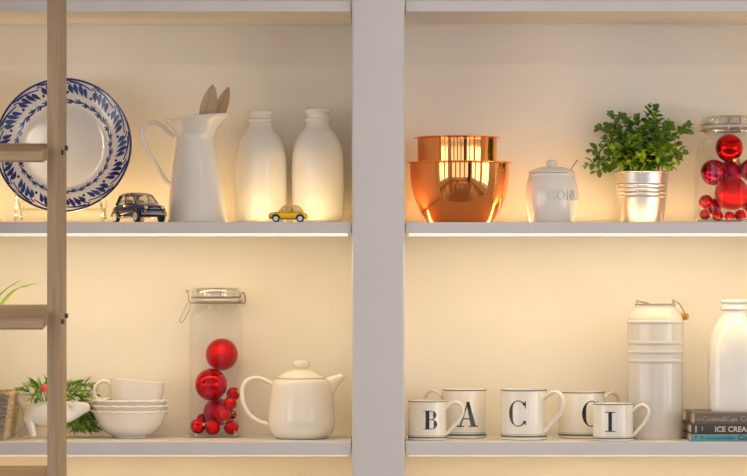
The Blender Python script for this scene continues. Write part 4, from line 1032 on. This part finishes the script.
# ------------------------------------------------------------------ woven basket with grass plant
def make_basket():
    rnd = random.Random(3)
    Y0, Y1 = 0.022, 0.222
    u0 = (D+Y0)/F
    xt, xb = (8.6-CX)*u0, (2.0-CX)*u0            # right edge of the front face, top and bottom
    H = EYE+(HZ-394.0)*u0 - Z_LO
    wt = 0.20; cxx = xt - wt/2; cy = (Y0+Y1)/2
    t = thing('woven_basket', 'tapered square wicker basket beside the cow planter', 'basket', (cxx, cy, Z_LO))
    hw_t, hw_b = wt/2, wt/2-(xt-xb)*1.0
    dt, db = (Y1-Y0)/2, (Y1-Y0)/2-(xt-xb)
    def corner(q): return hw_b+(hw_t-hw_b)*q, db+(dt-db)*q
    rows = 11
    for k in range(rows):
        q = (k+0.5)/rows; a, d = corner(q); z = H*q
        for f, (p0, p1, nrm, m) in enumerate((((-a, -d), (a, -d), (0, -1), 'wickergrey'), ((a, -d), (a, d), (1, 0), 'wicker'), ((a, d), (-a, d), (0, 1), 'wicker'), ((-a, d), (-a, -d), (-1, 0), 'wicker'))):
            n = 44; pts = []
            for i in range(n+1):
                s = i/n; wv = math.sin(s*PI*11+(k % 2)*PI)*0.0016
                pts.append((p0[0]+(p1[0]-p0[0])*s+nrm[0]*wv, p0[1]+(p1[1]-p0[1])*s+nrm[1]*wv, z))
            obj('strand', tube(pts, H/rows*0.46, 6, flat=((nrm[0], nrm[1], 0), 0.55)), m, t)
    for f in range(4):
        for j in range(11):
            s = (j+0.5)/11
            a0, d0 = corner(0); a1, d1 = corner(1)
            q0 = {0: (-a0+2*a0*s, -d0), 1: (a0, -d0+2*d0*s), 2: (-a0+2*a0*s, d0), 3: (-a0, -d0+2*d0*s)}[f]
            q1 = {0: (-a1+2*a1*s, -d1), 1: (a1, -d1+2*d1*s), 2: (-a1+2*a1*s, d1), 3: (-a1, -d1+2*d1*s)}[f]
            obj('stake', tube([(*q0, 0.001), (*q1, H)], 0.0017, 6), 'wicker' if f else 'wickergrey', t)
    a, d = corner(1)
    for ph in (0, PI):
        loop = []
        for (p0, p1) in (((-a, -d), (a, -d)), ((a, -d), (a, d)), ((a, d), (-a, d)), ((-a, d), (-a, -d))):
            for i in range(40):
                s = i/40; w = s*PI*12+ph
                nx, ny = (p1[1]-p0[1])/(2*a), -(p1[0]-p0[0])/(2*a)
                loop.append((p0[0]+(p1[0]-p0[0])*s+nx*0.0018*math.cos(w), p0[1]+(p1[1]-p0[1])*s+ny*0.0018*math.cos(w), H+0.0018*math.sin(w)))
        obj('rim_braid', tube(loop, 0.0019, 6, closed=True), 'wicker', t)
    a0, d0 = corner(0)
    obj('base', box(-a0+.003, a0-.003, -d0+.003, d0-.003, 0, 0.004), 'wicker', t)
    # grass plant growing out of it
    p = thing('grass_plant', 'arching grass plant with long thin blades growing from the basket', 'plant', (cxx, cy, Z_LO+0.004))
    obj('root_pot', lathe([(0.045, 0), (0.052, 0.002), (0.058, H-0.012), (0.056, H-0.012), (0.0005, H-0.016)], 32), 'soil', p)
    fp = Frame(0, cy, Z_LO); Xo = cxx
    def blade(tip, top, w, b0):
        bm = bmesh.new(); pts = smooth_prof([b0, b0*0.55+top*0.45+Vector((0, 0, 0.02)), top, tip], 6); n = len(pts); prev = None
        for i, c in enumerate(pts):
            q = i/(n-1); ww = w*(1-q)**0.6*(0.5+0.5*min(1, q*6))+0.00015
            dr = (pts[min(i+1, n-1)]-pts[max(i-1, 0)]).normalized(); sd = dr.cross(Vector((0.25, 0.85, 0.3))).normalized()
            row = [bm.verts.new(c-sd*ww), bm.verts.new(c+Vector((0, 0.0005, -ww*0.3))), bm.verts.new(c+sd*ww)]
            if prev: bm.faces.new((prev[0], prev[1], row[1], row[0])); bm.faces.new((prev[1], prev[2], row[2], row[1]))
            prev = row
        obj('blade', bm, 'leafB', p, angle=70)
    L = lambda px, py, dy: Vector((fp.loc[0]+fp.x(px)-Xo, dy, fp.z(py)-0.004))
    for tip, top in (((39, 283), (12, 293)), ((31, 285.5), (8, 295)), ((22, 280.0), (-2, 297))):
        b0 = L(-52, 396, rnd.uniform(-.01, .01)); b0.z = H-0.02
        blade(L(*tip, rnd.uniform(-.02, .02)), L(*top, 0), 0.0026, b0)
    for i in range(16):
        a = rnd.uniform(PI*0.45, PI*1.2); rr = rnd.uniform(.05, .13)
        b0 = Vector((0.01*math.cos(a), 0.01*math.sin(a), H-0.02))
        tp = Vector((max(-0.09, rr*math.cos(a)), max(-.08, min(.08, rr*math.sin(a)*0.8)), H+rnd.uniform(.10, .22)))
        blade(tp, Vector((tp.x*0.6, tp.y*0.6, tp.z+rnd.uniform(0, .03))), 0.0026, b0)
make_basket()

# ------------------------------------------------------------------ lettered mugs
def ring_arc(cx, cy, rx, ry, a0, a1, thin, thick, n=28):
    """arc stroke of a high-contrast serif letter, thickest where it runs upright"""
    out = []
    for i in range(n+1):
        a = a0+(a1-a0)*i/n; c, s = math.cos(a), math.sin(a)
        tk = thin+(thick-thin)*abs(c)**1.6
        out.append(((cx+rx*c, cy+ry*s), (cx+(rx-tk)*c, cy+(ry-thin)*s)))
    return [(out[i][0], out[i+1][0], out[i+1][1], out[i][1]) for i in range(n)]
def quadstrip(p0, p1, p2, p3, n=6):
    """p0-p1 bottom, p3-p2 top; split across its width"""
    lerp = lambda a, b, s: (a[0]+(b[0]-a[0])*s, a[1]+(b[1]-a[1])*s)
    pt_ = lambda i, j: lerp(lerp(p0, p1, i/n), lerp(p3, p2, i/n), j/8)
    return [(pt_(i, j), pt_(i+1, j), pt_(i+1, j+1), pt_(i, j+1)) for i in range(n) for j in range(8)]
def rect(x0, x1, y0, y1, n=6): return quadstrip((x0, y0), (x1, y0), (x1, y1), (x0, y1), n)
GL = {}
GL['I'] = rect(-.09, .09, 0.03, .97, 3) + rect(-.26, .26, 0, .045) + rect(-.26, .26, .955, 1)
GL['A'] = quadstrip((-.325, .03), (-.265, .03), (.03, .97), (-.02, .97), 2) + quadstrip((.13, .03), (.34, .03), (.06, 1), (-.06, 1), 4) + rect(-.21, .18, .30, .345) \
    + rect(-.44, -.15, 0, .045) + rect(.03, .45, 0, .045)
GL['B'] = rect(-.26, -.05, 0.03, .97, 3) + rect(-.38, .04, 0, .04) + rect(-.38, .04, .96, 1) + rect(-.05, .06, .505, .545, 2) \
    + ring_arc(.04, .755, .30, .245, -PI/2, PI/2, .04, .20) + ring_arc(.04, .272, .35, .272, -PI/2, PI/2, .04, .22)
GL['C'] = ring_arc(0.02, .5, .40, .52, PI*0.22, PI*1.80, .04, .17, 44) + rect(.29, .33, .70, 1.0, 2) + quadstrip((.20, .87), (.31, .80), (.33, .92), (.25, .95), 2) + rect(.30, .335, .03, .22, 2)

def make_mug(xc, Y, half, ytop, label, letter, lx, lyt, lyb, handle, hang=0.0):
    fr = Frame(xc, Y, Z_LO); u = fr.u
    t = thing('letter_mug', label, 'mug', fr.loc, (0, 0, 0), 'lettered mugs')
    R = half*u; H = fr.z(ytop)
    outer = [(R*0.90, 0), (R*0.985, 0.0012), (R, 0.004), (R, H-0.002), (R-0.0006, H), (R-0.0022, H), (R-0.0028, H-0.002), (R-0.003, 0.006), (0.001, 0.005)]
    obj('body', lathe(outer, 64, cap0=True, cap1=True), 'ceramic2', t, angle=50)
    s = H/0.095
    for nm, z0, z1 in (('rim_stripe', H-0.0036*s, H-0.0014*s), ('base_stripe', 0.0052*s, 0.0090*s), ('thin_stripe', 0.0110*s, 0.0117*s)):
        obj(nm, lathe([(R+0.00012, z0), (R+0.00025, z0+0.0002), (R+0.00025, z1-0.0002), (R+0.00012, z1)], 64, cap0=False), 'stripe', t)
    # letter wrapped on the wall
    h = fr.z(lyt)-fr.z(lyb); a0 = math.asin(max(-.95, min(.95, fr.x(lx)/R)))
    bm = bmesh.new()
    for q in GL[letter]:
        vs_ = []
        for gx, gy in q:
            a = a0+gx*h/R; vs_.append(bm.verts.new(((R+0.0003)*math.sin(a), -(R+0.0003)*math.cos(a), fr.z(lyb)+gy*h)))
        bm.faces.new(vs_)
    bmesh.ops.remove_doubles(bm, verts=bm.verts[:], dist=1e-6)
    lo = obj('letter', bm, 'black', t, smooth=False); lo['label'] = 'black serif letter ' + letter
    # ear handle in its own turned plane
    hh = H
    pts = [(R-0.001, 0.80*hh), (R+0.14*hh, 0.92*hh), (R+0.28*hh, 0.955*hh), (R+0.405*hh, 0.86*hh), (R+0.425*hh, 0.70*hh), (R+0.33*hh, 0.50*hh), (R+0.18*hh, 0.34*hh), (R+0.05*hh, 0.20*hh), (R-0.001, 0.16*hh)]
    path = smooth_prof([Vector((a*math.cos(handle), a*math.sin(handle), z)) for a, z in pts], 4)
    obj('handle', tube(path, 0.0034, 10, flat=((-math.sin(handle), math.cos(handle), 0), 1.8)), 'ceramic2', t)
make_mug(427.4, 0.078, 19.4, 400.2, 'small cream mug lettered B, in front of the A mug', 'B', 430.0, 410.0, 428.6, -0.25)
make_mug(464.2, 0.158, 22.3, 388.6, 'large cream mug lettered A with handle behind the B mug', 'A', 467.0, 401.0, 426.0, PI-0.45)
make_mug(524.0, 0.092, 23.0, 388.8, 'large cream mug lettered C standing clear between the A and I mugs', 'C', 516.6, 400.2, 425.2, -0.55)
make_mug(581.2, 0.160, 23.0, 391.0, 'large cream mug lettered C, half hidden behind the I mug', 'C', 589.6, 400.6, 425.4, 0.40)
make_mug(613.2, 0.050, 20.2, 403.0, 'small cream mug lettered I, in front of the tall can', 'I', 608.6, 411.2, 431.0, -0.30)

# ------------------------------------------------------------------ enamel can
def make_can():
    fr = Frame(655.3, 0.118, Z_LO); u = fr.u
    t = thing('milk_can', 'tall off-white enamel can with ribs and wooden bail handle', 'can', fr.loc)
    base = [(25.6, 439.2), (27.0, 438.8), (27.5, 437.2)]
    body = list(base)
    for yr in (360.6, 351.8, 342.6):
        body += [(27.6, yr+3.2), (27.6, yr+1.6), (28.05, yr+0.8), (28.05, yr-0.6), (27.6, yr-1.4), (27.6, yr-3.0)]
    body += [(27.6, 326), (27.6, 323.2)]
    body.insert(3, (27.6, 434))
    pr = [(r, max(z, 0)) for r, z in fr.prof(body)]
    z0 = pr[0][1]
    pr[0] = (pr[0][0], 0.0)
    sh = [tuple(p) for p in smooth_prof(fr.prof([(27.4, 320.6), (27.0, 318), (25.4, 314.5), (22.6, 311.2), (20.6, 308.8), (20.0, 306.5), (20.3, 304.6)]), 4)]
    obj('body', lathe(pr, 72, cap0=True), 'enamel_can', t, angle=30)
    obj('shoulder_ridge', lathe(fr.prof([(27.4, 323.4), (28.4, 322.6), (28.5, 321.6), (28.2, 320.8), (27.2, 320.4)]), 72, cap0=False), 'enamel_can', t)
    obj('shoulder', lathe(sh + [(19.2*u, fr.z(304.6)), (19*u, fr.z(312)), (0.001, fr.z(312))], 72, cap0=False, cap1=True), 'enamel_can', t, angle=60)
    obj('rim', lathe([((20.4+0.55*math.cos(a))*u, fr.z(304.2)+0.6*u*math.sin(a)) for a in [2*PI*i/10 for i in range(11)]], 64, cap0=False), 'steel', t)
    ax = Vector((0.80, -0.60, 0)); pp = Vector((0.60, 0.80, 0))
    e = [ax*(-21.0*u), ax*(21.0*u)]
    zr = fr.z(301.2)
    ends = []
    for v in e:
        obj('bail_ear', tube([v*0.96+Vector((0, 0, fr.z(306))), v+Vector((0, 0, fr.z(302.5))), v+Vector((0, 0, fr.z(299.6)))], [1.7*u, 1.5*u, 1.1*u], 8), 'steel', t)
    g = pp*(46*u) + Vector((0, 0, fr.z(316.6)))
    for sg, v in zip((-1, 1), e):
        ge = g + ax*sg*8*u
        path = smooth_prof([v+Vector((0, 0, zr)), v*0.86+pp*(16*u)+Vector((0, 0, fr.z(303.5))), v*0.55+pp*(36*u)+Vector((0, 0, fr.z(311.5))), ge], 4)
        obj('bail_wire', tube(path, 0.0012, 6), 'steel', t)
    gp = [g+ax*s*9.5*u for s in (-1, -.9, -.5, 0, .5, .9, 1)]
    obj('wooden_grip', tube(gp, [3.0*u, 3.5*u, 3.8*u, 3.9*u, 3.8*u, 3.5*u, 3.0*u], 16), 'grip', t)
make_can()

# ------------------------------------------------------------------ books and the bottle on them
def make_books():
    Y0 = 0.004; u = (D+Y0)/F
    hts = [8.0*u, 8.9*u, 11.9*u]
    X0 = [(691.0-CX)*u, (691.2-CX)*u, (694.8-CX)*u]
    wd = [0.275, 0.262, 0.252]; dp = [0.198, 0.205, 0.195]
    cov = ['bookblue', 'bookdark', 'bookgrey']
    labs = ['slim teal blue cookbook at the bottom of the book stack', 'charcoal book titled ICE CREAM in the middle of the book stack', 'warm grey cookbook at the top of the stack, under the bottle']
    z = Z_LO
    for k in range(3):
        h = hts[k]; y0 = Y0 + (0.0, 0.001, 0.004)[k]
        t = thing('cookbook', labs[k], 'book', (X0[k], y0, z), (0, 0, 0), 'cookbooks in the stack')
        w, d = wd[k], dp[k]; c = 0.0016
        obj('bottom_cover', box(0, w, 0.001, d, 0.0, c, 0.0004), cov[k], t)
        obj('top_cover', box(0, w, 0.001, d, h-c, h, 0.0004), 'bookred' if k == 0 else cov[k], t)
        sp = obj('spine', box(0, w, -0.0005, 0.0022, 0.0002, h-0.0002 if k else h-c*0.7, 0.0008), cov[k], t)
        obj('pages', box(0.003, w-0.003, 0.0022, d-0.003, c, h-c), 'page', t)
        def txt(s, px, size_px, m, yfrac, shear=0, spacing=1.0, bold=0.0):
            me = text_mesh(s, size_px*u, 0.00012, shear, spacing, bold*u)
            zs = [v.co.y for v in me.vertices]
            for v in me.vertices: v.co = Vector((v.co.x, -0.00055-v.co.z, v.co.y))
            o = obj('title', me, m, sp, smooth=False); o.location = ((px-CX)*u-X0[k], 0, h*yfrac)
            o['label'] = 'title lettering on the spine'
        if k == 2:
            txt('the', 696.8, 4.2, 'ink_pale', 0.36); txt('Cookies&Cups', 702.6, 6.7, 'ink_pale', 0.30, 0, 0.86); txt('Cookbook', 740.6, 7.4, 'ink_pale', 0.30, 0, 0.95)
        elif k == 1:
            txt('ICE CREAM', 714.8, 7.4, 'ink_white', 0.22, 0, 1.02, 0.16)
            obj('spine_mark', box((695.0-CX)*u-X0[k], (697.0-CX)*u-X0[k], -0.0008, 0, h*.12, h*.88), 'ink_pale', sp)
            obj('spine_mark', box((702.0-CX)*u-X0[k], (702.8-CX)*u-X0[k], -0.0008, 0, h*.30, h*.80), 'ink_pale', sp)
        else:
            txt('the', 706.0, 3.6, 'ink_blue', 0.34, 0.3); txt('Lemon & Bean', 711.2, 4.9, 'ink_blue', 0.28, 0.35, 0.78); txt('Cookbook', 738.0, 7.4, 'ink_dark', 0.22, 0, 0.95, 0.1)
            for px, py, m in ((695.8, .62, 'ink_dark'), (698.2, .34, 'ink_pale'), (701.9, .55, 'ink_blue')):
                obj('spine_dot', lathe([(0.9*u, 0), (0.9*u, 0.0004), (0.0002, 0.0004)], 12), m, sp, loc=((px-CX)*u-X0[k], -0.0004, h*py), rot=(PI/2, 0, 0))
        z += h
    fr = Frame(734.0, 0.100, z)
    P3 = [(21, None), (24.0, 411.2), (24.9, 408), (25.3, 395), (25.3, 365), (25.0, 345), (23.6, 336), (20.4, 328), (16.4, 321.0), (13.0, 316.5), (11.6, 312.5), (11.4, 306), (11.8, 300.5)]
    make_bottle(fr, 'white square-sided ceramic milk bottle standing on the stacked books', P3, 4.2, 0.0, lip=(13.3, (299.0, 304.0, 306.4, 311.0), 334))
make_books()

# ------------------------------------------------------------------ furniture in the room behind the camera, mirrored by the copper
def make_table():
    t = thing('display_table', 'long wooden display table in the room facing the shelves', 'table', (0.2, -3.6, 0))
    obj('table_top', box(-0.9, 0.9, -0.45, 0.45, 0.72, 0.76, 0.004), 'grip', t)
    for sx in (-1, 1):
        for sy in (-1, 1): obj('leg', box(sx*.84-.03, sx*.84+.03, sy*.39-.03, sy*.39+.03, 0, 0.72, 0.003), 'floor', t)
    b = thing('gift_box', 'red gift box with gold ribbon on the display table', 'box', (-0.35, -3.55, 0.76))
    obj('box_body', box(-.15, .15, -.12, .12, 0, .16, .004), 'redmatte', b); obj('ribbon', box(-.02, .02, -.123, .123, 0, .163), 'gold', b)
    c = thing('dark_cabinet', 'tall dark cabinet standing against the rear wall', 'cabinet', (3.1, -8.2, 0))
    obj('carcass', box(-.28, .28, -.3, .3, 0, 2.1, .004), 'dark', c)
    for sg in (-1, 1):
        d = obj('door', box(sg*.14-.13, sg*.14+.13, .30, .315, .08, 2.05, .003), 'dark', c); obj('handle', tube([(sg*.03, .33, 1.0), (sg*.03, .33, 1.2)], .008, 8), 'steel', d)
make_table()
for x, y in ((-1.0, -2.3), (0.2, -2.3), (1.2, -2.3), (-0.5, -4.2), (0.9, -4.2)):
    t = thing('ceiling_spot', 'small round recessed ceiling spotlight in the room', 'light', (x, y, RZ-0.02), group='recessed ceiling spots')
    obj('bezel', lathe([(0.045, 0.02), (0.055, 0.0), (0.04, 0.0), (0.036, 0.012), (0.0005, 0.012)], 24, cap0=False), 'chrome', t)
    l = bpy.data.lights.new('spot_lamp', 'AREA'); l.shape = 'DISK'; l.size = 0.06; l.energy = 5.0; l.color = (1.0, 0.85, 0.68)
    lo = bpy.data.objects.new('spot_lamp', l); link(lo, t); lo.location = (0, 0, 0.004)
